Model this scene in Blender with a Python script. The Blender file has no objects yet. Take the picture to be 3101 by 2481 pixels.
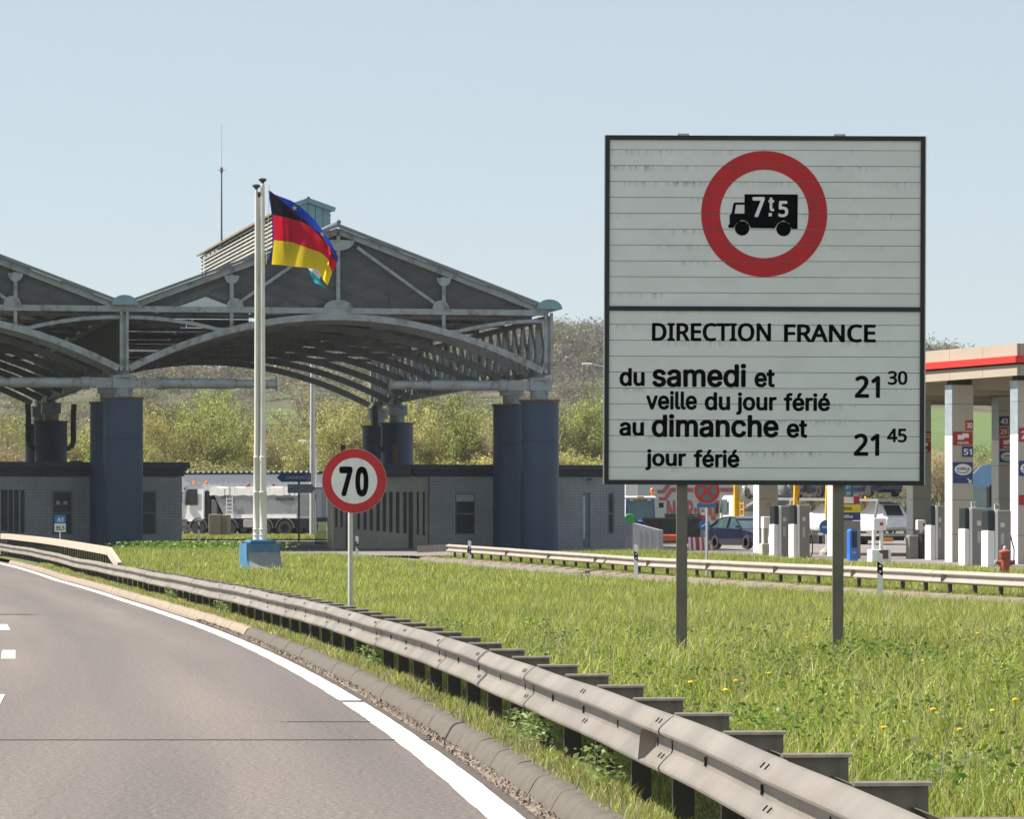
import bpy, bmesh, math, random
import numpy as np
from mathutils import Vector, Matrix
R = math.radians
random.seed(7); RNG = np.random.default_rng(7)
sc = bpy.context.scene
C = sc.collection

# ------------------------------------------------------------------ camera, sky, sun, exposure
FPX, CX, HY, CAMZ = 12801.0, 1550.5, 1618.0, 1.6       # focal length / centre / horizon in photo pixels, eye height
cd = bpy.data.cameras.new('camera'); cam = bpy.data.objects.new('camera', cd); C.objects.link(cam)
cam.location = (0, 0, CAMZ); cam.rotation_euler = (R(90), 0, 0)
cd.sensor_fit = 'HORIZONTAL'; cd.sensor_width = 36; cd.lens = 36 * FPX / 3101
cd.shift_y = (HY - 1240.5) / 3101
cd.clip_start = 0.5; cd.clip_end = 9000
sc.camera = cam
SUN_AZ, SUN_EL = R(9), R(49)                          # azimuth: degrees beyond due left
sdir = Vector((-math.cos(SUN_AZ) * math.cos(SUN_EL), math.sin(SUN_AZ) * math.cos(SUN_EL), math.sin(SUN_EL)))
w = bpy.data.worlds.new('World'); sc.world = w; w.use_nodes = True
nt = w.node_tree; bg = nt.nodes['Background']
sky = nt.nodes.new('ShaderNodeTexSky'); sky.sky_type = 'NISHITA'; sky.sun_disc = False
sky.sun_elevation = SUN_EL; sky.sun_rotation = math.atan2(sdir.x, sdir.y)
sky.altitude = 250; sky.air_density = 0.7; sky.dust_density = 0.8; sky.ozone_density = 2.0
veil = nt.nodes.new('ShaderNodeMix'); veil.data_type = 'RGBA'; veil.inputs[0].default_value = .6; veil.inputs[7].default_value = (4.15, 4.5, 4.35, 1)   # even pale haze over the whole sky
nt.links.new(sky.outputs[0], veil.inputs[6]); nt.links.new(veil.outputs[2], bg.inputs[0]); bg.inputs[1].default_value = 0.08
sl = bpy.data.lights.new('sun', 'SUN'); so = bpy.data.objects.new('sun', sl); C.objects.link(so)
sl.energy = 5.0; sl.angle = R(0.5); sl.color = (1.0, 0.93, 0.83)
so.rotation_euler = sdir.to_track_quat('Z', 'Y').to_euler(); so.location = (-60, 20, 80)
vs = sc.view_settings; vs.view_transform = 'Standard'; vs.look = 'None'; vs.exposure = 1.0; vs.gamma = 1; vs.use_curve_mapping = False
sc.cycles.max_bounces = 6; sc.cycles.transparent_max_bounces = 12; sc.cycles.volume_bounces = 0

# ------------------------------------------------------------------ helpers
def at(px, py, Y):
    k = Y / FPX
    return Vector(((px - CX) * k, Y, CAMZ - (py - HY) * k))
def lin(c): return tuple(((x / 255) / 12.92 if x / 255 <= .04045 else ((x / 255 + .055) / 1.055) ** 2.4) for x in c)
def tag(o, label=None, cat=None, group=None, kind=None):
    if label: o['label'] = label
    if cat: o['category'] = cat
    if group: o['group'] = group
    if kind: o['kind'] = kind
    return o
def thing(name, label, cat, loc=(0, 0, 0), rz=0, group=None):
    o = bpy.data.objects.new(name, None); C.objects.link(o)
    o.empty_display_size = .2; o.location = loc; o.rotation_euler = (0, 0, rz)
    return tag(o, label, cat, group)
def link(name, me, parent=None, loc=None, rot=None, scale=None):
    o = bpy.data.objects.new(name, me); C.objects.link(o)
    if parent: o.parent = parent
    if loc is not None: o.location = loc
    if rot is not None: o.rotation_euler = rot
    if scale is not None: o.scale = scale
    return o
def copy_tree(o, parent=None):
    c = o.copy(); C.objects.link(c); c.parent = parent
    for ch in list(o.children): copy_tree(ch, c)
    return c

class MB:
    def __init__(s): s.v = []; s.f = []; s.uv = None
    def add(s, vs, fs):
        b = len(s.v); s.v += [tuple(p) for p in vs]; s.f += [tuple(i + b for i in f) for f in fs]; return s
    def box(s, x0, x1, y0, y1, z0, z1):
        return s.add([(x0,y0,z0),(x1,y0,z0),(x1,y1,z0),(x0,y1,z0),(x0,y0,z1),(x1,y0,z1),(x1,y1,z1),(x0,y1,z1)],
                     [(0,3,2,1),(4,5,6,7),(0,1,5,4),(1,2,6,5),(2,3,7,6),(3,0,4,7)])
    def bbox(s, x0, x1, y0, y1, z0, z1, b=.03):      # chamfered box
        P = []
        for z, i in ((z0, b), (z0 + b, 0), (z1 - b, 0), (z1, b)):
            a0, a1, c0, c1 = x0 + i, x1 - i, y0 + i, y1 - i
            P.append([(a0+b,c0,z),(a1-b,c0,z),(a1,c0+b,z),(a1,c1-b,z),(a1-b,c1,z),(a0+b,c1,z),(a0,c1-b,z),(a0,c0+b,z)])
        return s.loft(P, cap=True)
    def loft(s, loops, cap=True, close=True):
        n = len(loops[0]); b = len(s.v)
        for l in loops: s.v += [tuple(p) for p in l]
        for k in range(len(loops) - 1):
            for i in range(n if close else n - 1):
                j = (i + 1) % n
                s.f.append((b+k*n+i, b+k*n+j, b+(k+1)*n+j, b+(k+1)*n+i))
        if cap:
            s.f.append(tuple(b + i for i in reversed(range(n))))
            s.f.append(tuple(b + (len(loops)-1)*n + i for i in range(n)))
        return s
    def prism(s, poly, a0, a1, axis='y'):            # polygon in the plane normal to axis
        def P(p, a): return {'y': (p[0], a, p[1]), 'x': (a, p[0], p[1]), 'z': (p[0], p[1], a)}[axis]
        return s.loft([[P(p, a0) for p in poly], [P(p, a1) for p in poly]])
    def beam(s, p0, p1, wd, ht, up=(0, 0, 1)):
        p0, p1 = Vector(p0), Vector(p1); d = (p1 - p0).normalized(); u = Vector(up)
        if abs(d.dot(u)) > .98: u = Vector((0, 1, 0))
        sd = d.cross(u).normalized(); uu = sd.cross(d)
        a, b = sd * wd / 2, uu * ht / 2
        return s.loft([[p - a - b, p + a - b, p + a + b, p - a + b] for p in (p0, p1)])
    def cyl(s, p0, p1, r0, r1=None, n=12, cap=True):
        r1 = r0 if r1 is None else r1
        p0, p1 = Vector(p0), Vector(p1); d = (p1 - p0).normalized()
        u = Vector((0, 0, 1)) if abs(d.z) < .9 else Vector((1, 0, 0))
        a = d.cross(u).normalized(); b = d.cross(a)
        return s.loft([[p + (a * math.cos(t) + b * math.sin(t)) * r for t in [2*math.pi*i/n for i in range(n)]] for p, r in ((p0, r0), (p1, r1))], cap)
    def tube(s, pts, r, n=8):
        for i in range(len(pts) - 1): s.cyl(pts[i], pts[i+1], r, r, n)
        return s
    def sweep(s, pts, wd, ht, up=(0, 1, 0)):          # rectangular bar along a curve
        P = [Vector(p) for p in pts]; up = Vector(up); loops = []
        for i, p in enumerate(P):
            d = (P[min(i+1, len(P)-1)] - P[max(i-1, 0)]).normalized(); n_ = d.cross(up).normalized()
            a, b = up * wd / 2, n_ * ht / 2
            loops.append([p - a - b, p + a - b, p + a + b, p - a + b])
        return s.loft(loops)
    def lathe(s, prof, n=16, c=(0, 0, 0)):
        return s.loft([[(c[0] + r*math.cos(2*math.pi*i/n), c[1] + r*math.sin(2*math.pi*i/n), c[2] + z) for i in range(n)] for r, z in prof])
    def disc(s, c, r, y, n=28, th=.004):             # disc facing -y
        return s.loft([[(c[0]+r*math.cos(-2*math.pi*i/n), yy, c[1]+r*math.sin(-2*math.pi*i/n)) for i in range(n)] for yy in (y, y - th)])
    def ring(s, c, r0, r1, y, n=48, th=.004):
        L = [[(c[0]+r*math.cos(2*math.pi*i/n), yy, c[1]+r*math.sin(2*math.pi*i/n)) for i in range(n)] for r, yy in ((r0,y-th),(r1,y-th),(r1,y),(r0,y),(r0,y-th))]
        return s.loft(L, cap=False)
    def mesh(s, name, m=None, smooth=False):
        me = bpy.data.meshes.new(name); me.from_pydata(s.v, [], s.f)
        if m is not None: me.materials.append(m)
        bm = bmesh.new(); bm.from_mesh(me); bmesh.ops.recalc_face_normals(bm, faces=bm.faces); bm.to_mesh(me); bm.free()
        if smooth:
            me.shade_smooth()
            try: me.set_sharp_from_angle(angle=R(38))
            except Exception: pass
        me.update(); return me
    def build(s, name, m, parent=None, loc=None, rot=None, smooth=False):
        return link(name, s.mesh(name, m, smooth), parent, loc, rot)

def np_mesh(name, V, T, m, col=None):
    me = bpy.data.meshes.new(name); V = np.asarray(V, np.float32); T = np.asarray(T, np.int32)
    me.vertices.add(len(V)); me.vertices.foreach_set('co', V.ravel())
    n = len(T); k = T.shape[1]
    me.loops.add(n * k); me.loops.foreach_set('vertex_index', T.ravel())
    me.polygons.add(n); me.polygons.foreach_set('loop_start', np.arange(0, n*k, k, dtype=np.int32))
    try: me.polygons.foreach_set('loop_total', np.full(n, k, np.int32))
    except Exception: pass
    if col is not None:
        a = me.attributes.new('tint', 'FLOAT_COLOR', 'POINT')
        cc = np.ones((len(V), 4), np.float32); cc[:, :3] = col; a.data.foreach_set('color', cc.ravel())
    me.materials.append(m); me.update(calc_edges=True); return me

# ------------------------------------------------------------------ materials
MATS = {}
def M(name, col, rough=.6, metal=0.0, var=.12, vs_=3.0, bump=0.0, bs=40, dirt=None, da=.5, ds=(6, 6, .8), coat=0, spec=.4, alpha=1.0, detail=6):
    if name in MATS: return MATS[name]
    m = bpy.data.materials.new(name); m.use_nodes = True; n = m.node_tree.nodes; L = m.node_tree.links
    p = n['Principled BSDF']; p.inputs['Roughness'].default_value = rough; p.inputs['Metallic'].default_value = metal
    p.inputs['Specular IOR Level'].default_value = spec; p.inputs['Coat Weight'].default_value = coat
    tc = n.new('ShaderNodeTexCoord'); nz = n.new('ShaderNodeTexNoise'); nz.inputs['Scale'].default_value = vs_; nz.inputs['Detail'].default_value = detail
    L.new(tc.outputs['Object'], nz.inputs['Vector'])
    mx = n.new('ShaderNodeMix'); mx.data_type = 'RGBA'
    mx.inputs[6].default_value = tuple(max(0, c * (1 - var)) for c in col) + (1,); mx.inputs[7].default_value = tuple(min(1, c * (1 + var)) for c in col) + (1,)
    rp = n.new('ShaderNodeMapRange'); rp.inputs[1].default_value = .3; rp.inputs[2].default_value = .7
    L.new(nz.outputs[0], rp.inputs[0]); L.new(rp.outputs[0], mx.inputs[0]); out = mx.outputs[2]
    if dirt:
        mp = n.new('ShaderNodeMapping'); mp.inputs['Scale'].default_value = ds; L.new(tc.outputs['Object'], mp.inputs[0])
        n2 = n.new('ShaderNodeTexNoise'); n2.inputs['Scale'].default_value = 1.0; n2.inputs['Detail'].default_value = 7; n2.inputs['Roughness'].default_value = .65
        L.new(mp.outputs[0], n2.inputs['Vector'])
        r2 = n.new('ShaderNodeMapRange'); r2.inputs[1].default_value = .5; r2.inputs[2].default_value = .72; r2.inputs[4].default_value = da
        L.new(n2.outputs[0], r2.inputs[0])
        m2 = n.new('ShaderNodeMix'); m2.data_type = 'RGBA'; L.new(r2.outputs[0], m2.inputs[0]); L.new(out, m2.inputs[6]); m2.inputs[7].default_value = tuple(dirt) + (1,)
        out = m2.outputs[2]
    L.new(out, p.inputs['Base Color'])
    if bump:
        n3 = n.new('ShaderNodeTexNoise'); n3.inputs['Scale'].default_value = bs; n3.inputs['Detail'].default_value = 4; L.new(tc.outputs['Object'], n3.inputs['Vector'])
        b = n.new('ShaderNodeBump'); b.inputs['Strength'].default_value = bump; b.inputs['Distance'].default_value = .02
        L.new(n3.outputs[0], b.inputs['Height']); L.new(b.outputs[0], p.inputs['Normal'])
    if alpha < 1: p.inputs['Alpha'].default_value = alpha
    MATS[name] = m; return m
def tint_mat(name, rough=.55, trans=.35, spec=.3, vary=False):    # leaf / blade colour from the per-plant tint
    m = bpy.data.materials.new(name); m.use_nodes = True; n = m.node_tree.nodes; L = m.node_tree.links
    p = n['Principled BSDF']; p.inputs['Roughness'].default_value = rough; p.inputs['Specular IOR Level'].default_value = spec
    a = n.new('ShaderNodeAttribute'); a.attribute_name = 'tint'; oc_ = a.outputs['Color']
    if vary:                                          # every tree has its own shade of leaf
        oi = n.new('ShaderNodeObjectInfo'); hs = n.new('ShaderNodeHueSaturation'); m1 = n.new('ShaderNodeMapRange'); m1.inputs[3].default_value = .62; m1.inputs[4].default_value = 1.28; L.new(oi.outputs['Random'], m1.inputs[0]); L.new(m1.outputs[0], hs.inputs['Value'])
        m2 = n.new('ShaderNodeMath'); m2.operation = 'MULTIPLY'; m2.inputs[1].default_value = 7.3; L.new(oi.outputs['Random'], m2.inputs[0]); m3 = n.new('ShaderNodeMath'); m3.operation = 'FRACT'; L.new(m2.outputs[0], m3.inputs[0])
        m4 = n.new('ShaderNodeMapRange'); m4.inputs[3].default_value = .485; m4.inputs[4].default_value = .515; L.new(m3.outputs[0], m4.inputs[0]); L.new(m4.outputs[0], hs.inputs['Hue']); L.new(oc_, hs.inputs['Color']); oc_ = hs.outputs[0]
    L.new(oc_, p.inputs['Base Color'])
    t = n.new('ShaderNodeBsdfTranslucent'); L.new(oc_, t.inputs[0])
    mx = n.new('ShaderNodeMixShader'); mx.inputs[0].default_value = trans
    L.new(p.outputs[0], mx.inputs[1]); L.new(t.outputs[0], mx.inputs[2]); L.new(mx.outputs[0], n['Material Output'].inputs[0])
    return m

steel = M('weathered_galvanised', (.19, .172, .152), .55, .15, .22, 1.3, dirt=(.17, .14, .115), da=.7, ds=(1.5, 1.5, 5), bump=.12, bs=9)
steel_far = M('galvanised_rail_pale', (.33, .295, .26), .5, .2, .1, 1.5, dirt=(.32, .26, .2), da=.45, ds=(1.2, 1.2, 5))  # paler galvanised tone for the single far rail
postm = M('shaded_post_steel', (.055, .05, .047), .55, .3, .25, 5)  # posts darkened, their shade is put into the colour
spacerm = M('spacer_steel', (.24, .21, .18), .5, .4, .2, 5, dirt=(.08, .06, .05), da=.5)
blackm = M('black_print', (.004, .0045, .006), .9, var=.2, spec=.0)
boltm = M('bolt_dark', (.02, .018, .016), .6)
signwhite = M('sign_white', (.80, .80, .81), .5, 0, .05, 1.2)
signred = M('sign_red', (.55, .014, .022), .5, var=.08, dirt=(.22, .03, .03), da=.4)
white = M('white_paint', (.78, .78, .76), .4, var=.05)
polewhite = M('ivory_pole_paint', (.70, .68, .62), .4, 0, .06, 3, dirt=(.30, .28, .22), da=.45, ds=(5, 5, .6))
greypole = M('grey_pole', (.50, .52, .52), .45, .3, .08)
rust = M('rust', (.16, .075, .04), .8, .1, .3, 6)
canosteel = M('canopy_paint', (.27, .31, .33), .5, .1, .14, 1.2, dirt=(.12, .07, .04), da=.9, ds=(2.6, 2.6, 1.9))
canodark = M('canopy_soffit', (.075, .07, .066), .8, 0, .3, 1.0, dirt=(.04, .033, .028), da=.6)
canorib = M('canopy_rib_paint', (.20, .21, .21), .6, .1, .2, 1.0, dirt=(.1, .07, .05), da=.7)
teal = M('teal_sheet', (.17, .30, .34), .45, .1, .12, 2, dirt=(.1, .17, .18), da=.5)
roofm = M('roof_sheet', (.17, .20, .21), .5, .2, .15, .7, dirt=(.12, .12, .1), da=.5)
blue = M('column_blue', (.022, .046, .092), .5, 0, .1, .8, dirt=(.04, .055, .08), da=.4, ds=(1.2, 1.2, .3))
navy = M('eave_navy', (.022, .032, .048), .5, 0, .15, 1)
glass = M('dark_glass', (.018, .024, .028), .25, 0, .2, spec=.35)
glass2 = M('vehicle_glass', (.05, .085, .095), .06, 0, .2, spec=.9)
rubber = M('rubber', (.022, .021, .02), .8, var=.3, dirt=(.09, .075, .06), da=.4)
rim = M('rim_grey', (.32, .31, .29), .45, .4, .15)
chassis = M('chassis_dark', (.025, .024, .023), .7, var=.3)
concrete = M('concrete', (.36, .33, .28), .9, 0, .12, 2.5, bump=.3, bs=20, dirt=(.2, .175, .14), da=.5, ds=(2, 2, 2))
# ------------------------------------------------------------------ lettering (meshes of unit cap height, lying in x-z, facing -y)
import os
def bundled_font(f):                              # fonts that ship with Blender; falls back to the built-in one
    try: return bpy.data.fonts.load(os.path.join(bpy.utils.system_resource('DATAFILES'), 'fonts', f))
    except Exception: return None
FONT_LOW, FONT_CAP = bundled_font('Inter.woff2'), bundled_font('NotoSansHebrew-Regular.woff2')
_tx = {}
def text_mesh(s, bold, m):
    k = (s, bold, m.name)
    if k in _tx: return _tx[k]
    cu = bpy.data.curves.new('lettering', 'FONT'); cu.body = s; cu.size = 1.0; cu.resolution_u = 3
    fo = FONT_LOW if all(ch.islower() or ch == ' ' for ch in s) else FONT_CAP
    if fo: cu.font = fo
    o = bpy.data.objects.new('lettering', cu); C.objects.link(o)
    dg = bpy.context.evaluated_depsgraph_get(); me = bpy.data.meshes.new_from_object(o.evaluated_get(dg))
    bpy.data.objects.remove(o); bpy.data.curves.remove(cu)
    co = np.empty(len(me.vertices) * 3, np.float32); me.vertices.foreach_get('co', co); co = co.reshape(-1, 3)
    x0, x1 = co[:, 0].min(), co[:, 0].max()
    out = np.zeros_like(co); out[:, 0] = co[:, 0] - x0 + bold; out[:, 2] = co[:, 1]
    fs = [tuple(p.vertices) for p in me.polygons]; nv = len(out); VV = []; FF = []      # heavier strokes: slightly shifted layers
    for q, (dx, dz) in enumerate(((0, 0), (bold, 0), (-bold, 0), (0, bold * .8), (0, -bold * .8), (bold * .7, bold * .6), (-bold * .7, bold * .6), (bold * .7, -bold * .6), (-bold * .7, -bold * .6))):
        sh = out.copy(); sh[:, 0] += dx; sh[:, 2] += dz; sh[:, 1] = -.0002 * q; VV += [tuple(v) for v in sh]; FF += [tuple(i + nv * q for i in f) for f in fs]
    bpy.data.meshes.remove(me); me = bpy.data.meshes.new('lettering'); me.from_pydata(VV, [], FF); me.materials.append(m); me.update()
    _tx[k] = (me, float(x1 - x0) + 2 * bold, float(co[:, 1].min()), float(co[:, 1].max())); return _tx[k]
def text(s, m, parent, x, y, z, h, width=None, bold=.012, align='L', cap='H', rot=None):
    """baseline-left at x, z; h = height of the letter `cap`; width stretches the line to an exact length"""
    me, wd, z0, z1 = text_mesh(s, bold, m)
    ref = text_mesh(cap, bold, m); sc_ = h / (ref[3] - max(0, ref[2]))
    sx = sc_ if width is None else width / wd
    if align == 'C': x -= sx * wd / 2
    o = link('lettering', me, parent, (x, y, z), rot or (0, 0, 0), (sx, 1, sc_)); return o

# ------------------------------------------------------------------ lie of the land
_Yp = [-60, 85, 100, 115, 131, 145, 157, 170, 200, 250, 290, 350, 450, 520]
_Gp = [.20, .20, .225, .29, .36, .50, .60, .68, .84, 1.2, 1.5, 1.75, 2.1, 2.6]
def G(Y): return np.interp(Y, _Yp, _Gp)
_ry = np.array([0, 10, 19.2, 24.06, 32.9, 42.1, 53.3, 62.7, 71.5, 81, 96.2, 115, 145, 170, 200, 240, 300])
_rx = np.array([2.05, 1.45, .849, .484, -.20, -1.05, -2.29, -3.44, -4.6, -5.9, -8.0, -10.9, -15.9, -20.3, -25.9, -34, -47])
_rp = np.polyfit(_ry / 100, _rx, 5)
def XR(Y): return np.polyval(_rp, np.asarray(Y, float) / 100)            # front face of the roadside rail
def SXR(Y): return (XR(Y + .5) - XR(Y - .5))
def XF(Y): return 11.5 - .184 * (np.asarray(Y, float) - 91.8)            # far rail
def road_z(Y): return G(Y) - .20
def sstep(t): t = np.clip(t, 0, 1); return t * t * (3 - 2 * t)
def gz(X, Y):
    b = .30 * sstep((X - XF(Y) - .6) / 6) * (1 - sstep((np.asarray(Y, float) - 158) / 20)) 
    return G(Y) + b
def gv(X, Y):      # the soil sags a little under the rail
    return gz(X, Y) - .06 * np.exp(-((X - XR(Y) + .14) / .06) ** 2) - .11 * np.exp(-((X - XR(Y) - .25) / .28) ** 2) * (1 - sstep((np.asarray(Y, float) - 110) / 30))
def strip(name, ys, xa, xb, zf, n, m, uvs=True):
    V = []; F = []; uv = []
    for j, y in enumerate(ys):
        a, b = float(xa(y)), float(xb(y))
        for i in range(n + 1):
            x = a + (b - a) * i / n; V.append((x, y, float(zf(x, y)))); uv.append((x - float(XR(y)), y))
    for j in range(len(ys) - 1):
        for i in range(n):
            p = j * (n + 1) + i; F.append((p, p + 1, p + n + 2, p + n + 1))
    me = bpy.data.meshes.new(name); me.from_pydata(V, [], F); me.materials.append(m)
    ul = me.uv_layers.new(name='UVMap')
    for l in me.loops: ul.data[l.index].uv = uv[l.vertex_index]
    me.shade_smooth(); me.update(); o = link(name, me); o['kind'] = 'structure'; return o

def node_mat(name, rough=.9):
    m = bpy.data.materials.new(name); m.use_nodes = True; n = m.node_tree.nodes; p = n['Principled BSDF']; p.inputs['Roughness'].default_value = rough
    p.inputs['Specular IOR Level'].default_value = .3
    return m, n, m.node_tree.links, p
def ramp(n, stops):
    r = n.new('ShaderNodeValToRGB'); e = r.color_ramp.elements
    while len(e) < len(stops): e.new(.5)
    for q, (t, c) in zip(e, stops): q.position = t; q.color = tuple(c) + (1,)
    return r
def asphalt_mat(name, c0, c1, lanes=True):
    m, n, L, p = node_mat(name, .85)
    tc = n.new('ShaderNodeTexCoord'); uv = n.new('ShaderNodeUVMap')
    n1 = n.new('ShaderNodeTexNoise'); n1.inputs['Scale'].default_value = 24; n1.inputs['Detail'].default_value = 5; n1.inputs['Roughness'].default_value = .85; L.new(tc.outputs['Object'], n1.inputs['Vector'])
    n2 = n.new('ShaderNodeTexNoise'); n2.inputs['Scale'].default_value = .35; n2.inputs['Detail'].default_value = 5
    mp = n.new('ShaderNodeMapping'); mp.inputs['Scale'].default_value = (3.0, .12, 1); L.new(uv.outputs[0], mp.inputs[0]); L.new(mp.outputs[0], n2.inputs['Vector'])
    r1 = ramp(n, [(.34, [c * .45 for c in c0]), (.5, c0), (.66, [c * 1.25 for c in c1])]); L.new(n1.outputs[0], r1.inputs[0])
    mx = n.new('ShaderNodeMix'); mx.data_type = 'RGBA'; mx.blend_type = 'MULTIPLY'; mx.inputs[0].default_value = .7
    r2 = ramp(n, [(.3, (.72, .72, .74)), (.7, (1.15, 1.13, 1.11))]); L.new(n2.outputs[0], r2.inputs[0]); L.new(r1.outputs[0], mx.inputs[6]); L.new(r2.outputs[0], mx.inputs[7])
    out = mx.outputs[2]
    if lanes:   # polished wheel tracks, along the lane
        sx = n.new('ShaderNodeSeparateXYZ'); L.new(uv.outputs[0], sx.inputs[0])
        mt = n.new('ShaderNodeMath'); mt.operation = 'MULTIPLY'; mt.inputs[1].default_value = 2 * math.pi / 1.85; L.new(sx.outputs[0], mt.inputs[0])
        cs = n.new('ShaderNodeMath'); cs.operation = 'COSINE'; L.new(mt.outputs[0], cs.inputs[0])
        r3 = ramp(n, [(.0, (.90, .90, .91)), (1, (1.06, 1.05, 1.04))]); mr = n.new('ShaderNodeMapRange'); mr.inputs[1].default_value = -1; L.new(cs.outputs[0], mr.inputs[0]); L.new(mr.outputs[0], r3.inputs[0])
        m2 = n.new('ShaderNodeMix'); m2.data_type = 'RGBA'; m2.blend_type = 'MULTIPLY'; m2.inputs[0].default_value = 1; L.new(out, m2.inputs[6]); L.new(r3.outputs[0], m2.inputs[7]); out = m2.outputs[2]
        # darker unworn strip beyond the edge line
        st = n.new('ShaderNodeMath'); st.operation = 'GREATER_THAN'; st.inputs[1].default_value = -.52; L.new(sx.outputs[0], st.inputs[0])
        m3 = n.new('ShaderNodeMix'); m3.data_type = 'RGBA'; m3.blend_type = 'MULTIPLY'; L.new(st.outputs[0], m3.inputs[0]); L.new(out, m3.inputs[6]); m3.inputs[7].default_value = (.62, .6, .58, 1); out = m3.outputs[2]
    L.new(out, p.inputs['Base Color'])
    b = n.new('ShaderNodeBump'); b.inputs['Strength'].default_value = .5; b.inputs['Distance'].default_value = .008; L.new(n1.outputs[0], b.inputs['Height']); L.new(b.outputs[0], p.inputs['Normal'])
    return m
def soil_mat(name, stops, sc_=.8):
    m, n, L, p = node_mat(name, .95); tc = n.new('ShaderNodeTexCoord')
    n1 = n.new('ShaderNodeTexNoise'); n1.inputs['Scale'].default_value = sc_; n1.inputs['Detail'].default_value = 10; n1.inputs['Roughness'].default_value = .7; L.new(tc.outputs['Object'], n1.inputs['Vector'])
    r = ramp(n, stops); L.new(n1.outputs[0], r.inputs[0]); L.new(r.outputs[0], p.inputs['Base Color'])
    b = n.new('ShaderNodeBump'); b.inputs['Strength'].default_value = .6; b.inputs['Distance'].default_value = .05; L.new(n1.outputs[0], b.inputs['Height']); L.new(b.outputs[0], p.inputs['Normal'])
    return m
asph = asphalt_mat('asphalt_road', (.145, .128, .121), (.23, .205, .193))
asph2 = asphalt_mat('asphalt_plaza', (.20, .18, .17), (.28, .26, .25), False)
soil = soil_mat('verge_soil', [(.3, (.05, .06, .02)), (.5, (.085, .1, .03)), (.7, (.13, .115, .06))], 1.5)
dirt = soil_mat('gutter_dirt', [(.3, (.12, .1, .08)), (.5, (.24, .2, .165)), (.7, (.36, .31, .26))], 9)
field = soil_mat('field_green', [(.3, (.07, .11, .03)), (.5, (.09, .14, .035)), (.7, (.12, .16, .055))], .05)

ys = list(np.arange(-20, 330, 2.0))
gm = MB().add([(-880, -55, -3), (980, -55, -3), (980, 2680, -3), (-880, 2680, -3)], [(0, 1, 2, 3)]).build('ground', soil); gm['kind'] = 'structure'
strip('road', ys, lambda y: XR(y) - 18, lambda y: XR(y) - .27, lambda x, y: road_z(y), 6, asph)
strip('gutter', ys, lambda y: XR(y) - .41, lambda y: XR(y) - .22, lambda x, y: road_z(y) + .006 + .006 * math.sin(y * 5.1) * math.sin(y * 1.7), 2, dirt)
strip('left_verge', ys, lambda y: XR(y) - 120, lambda y: XR(y) - 18, lambda x, y: G(y) - .1, 4, soil)
yv = list(np.arange(-20, 176, 1.5)) + [176]
strip('verge', yv, lambda y: XR(y) - .15, lambda y: max(float(XF(y)) - 3.3, float(XR(y)) + .5), lambda x, y: gv(x, y) - .012, 110, soil)
strip('slip_road', yv, lambda y: XF(y) - 3.35, lambda y: XF(y) - .62, lambda x, y: gz(x, y) - .10, 3, asph2)
strip('far_verge', yv, lambda y: XF(y) - .45, lambda y: XF(y) + 6.8, lambda x, y: gz(x, y) - .01, 10, soil)
strip('forecourt', yv, lambda y: XF(y) + 6.7, lambda y: XF(y) + 130, lambda x, y: gz(x, y) + .01, 4, asph2)
strip('plaza', list(np.arange(175, 345, 3)), lambda y: XR(y) - .2, lambda y: XF(y) + 130, lambda x, y: G(y) + .0, 6, asph2)
strip('left_lawn', list(np.arange(174, 201, 2)), lambda y: XR(y) - .1, lambda y: -12.2 - .19 * (y - 190), lambda x, y: G(y) + .05, 6, soil)
strip('truck_lawn', list(np.arange(252, 268, 2)), lambda y: -24, lambda y: -8.5, lambda x, y: G(y) + .08, 4, soil)
strip('meadow', list(np.arange(340, 470, 10)), lambda y: -400, lambda y: 420, lambda x, y: G(y) + .02, 8, field)

# edge line, lane dashes
linem = M('road_marking', (.80, .77, .71), .7, 0, .06, 4, dirt=(.40, .37, .34), da=.6, ds=(9, 2.5, 5))
V = []; F = []
for y in np.arange(-5, 215, .5):
    wob = .004 * math.sin(y * 1.9) + .003 * math.sin(y * 4.7)
    V += [(float(XR(y)) - .70 + wob, y, float(road_z(y)) + .005), (float(XR(y)) - .49 + wob * .6, y, float(road_z(y)) + .005)]
F = [(2*i, 2*i+1, 2*i+3, 2*i+2) for i in range(len(V)//2 - 1) if not 39.9 < V[2*i][1] < 40.4]
ml = MB(); ml.v = V; ml.f = F; o = ml.build('edge_line', linem); o['kind'] = 'structure'
for y0, y1 in ((22, 26.5), (38, 42), (54.1, 58), (70.3, 74.6), (86, 90.3), (102, 106.5), (118, 122)):
    q = [(float(XR(y)) - .60 - 3.42 + dx, y, float(road_z(y)) + .005) for y, dx in ((y0, -.09), (y0, .09), (y1, .09), (y1, -.09))]
    o = MB().add(q, [(0, 1, 2, 3)]).build('lane_dash', linem); o['kind'] = 'structure'

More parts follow.
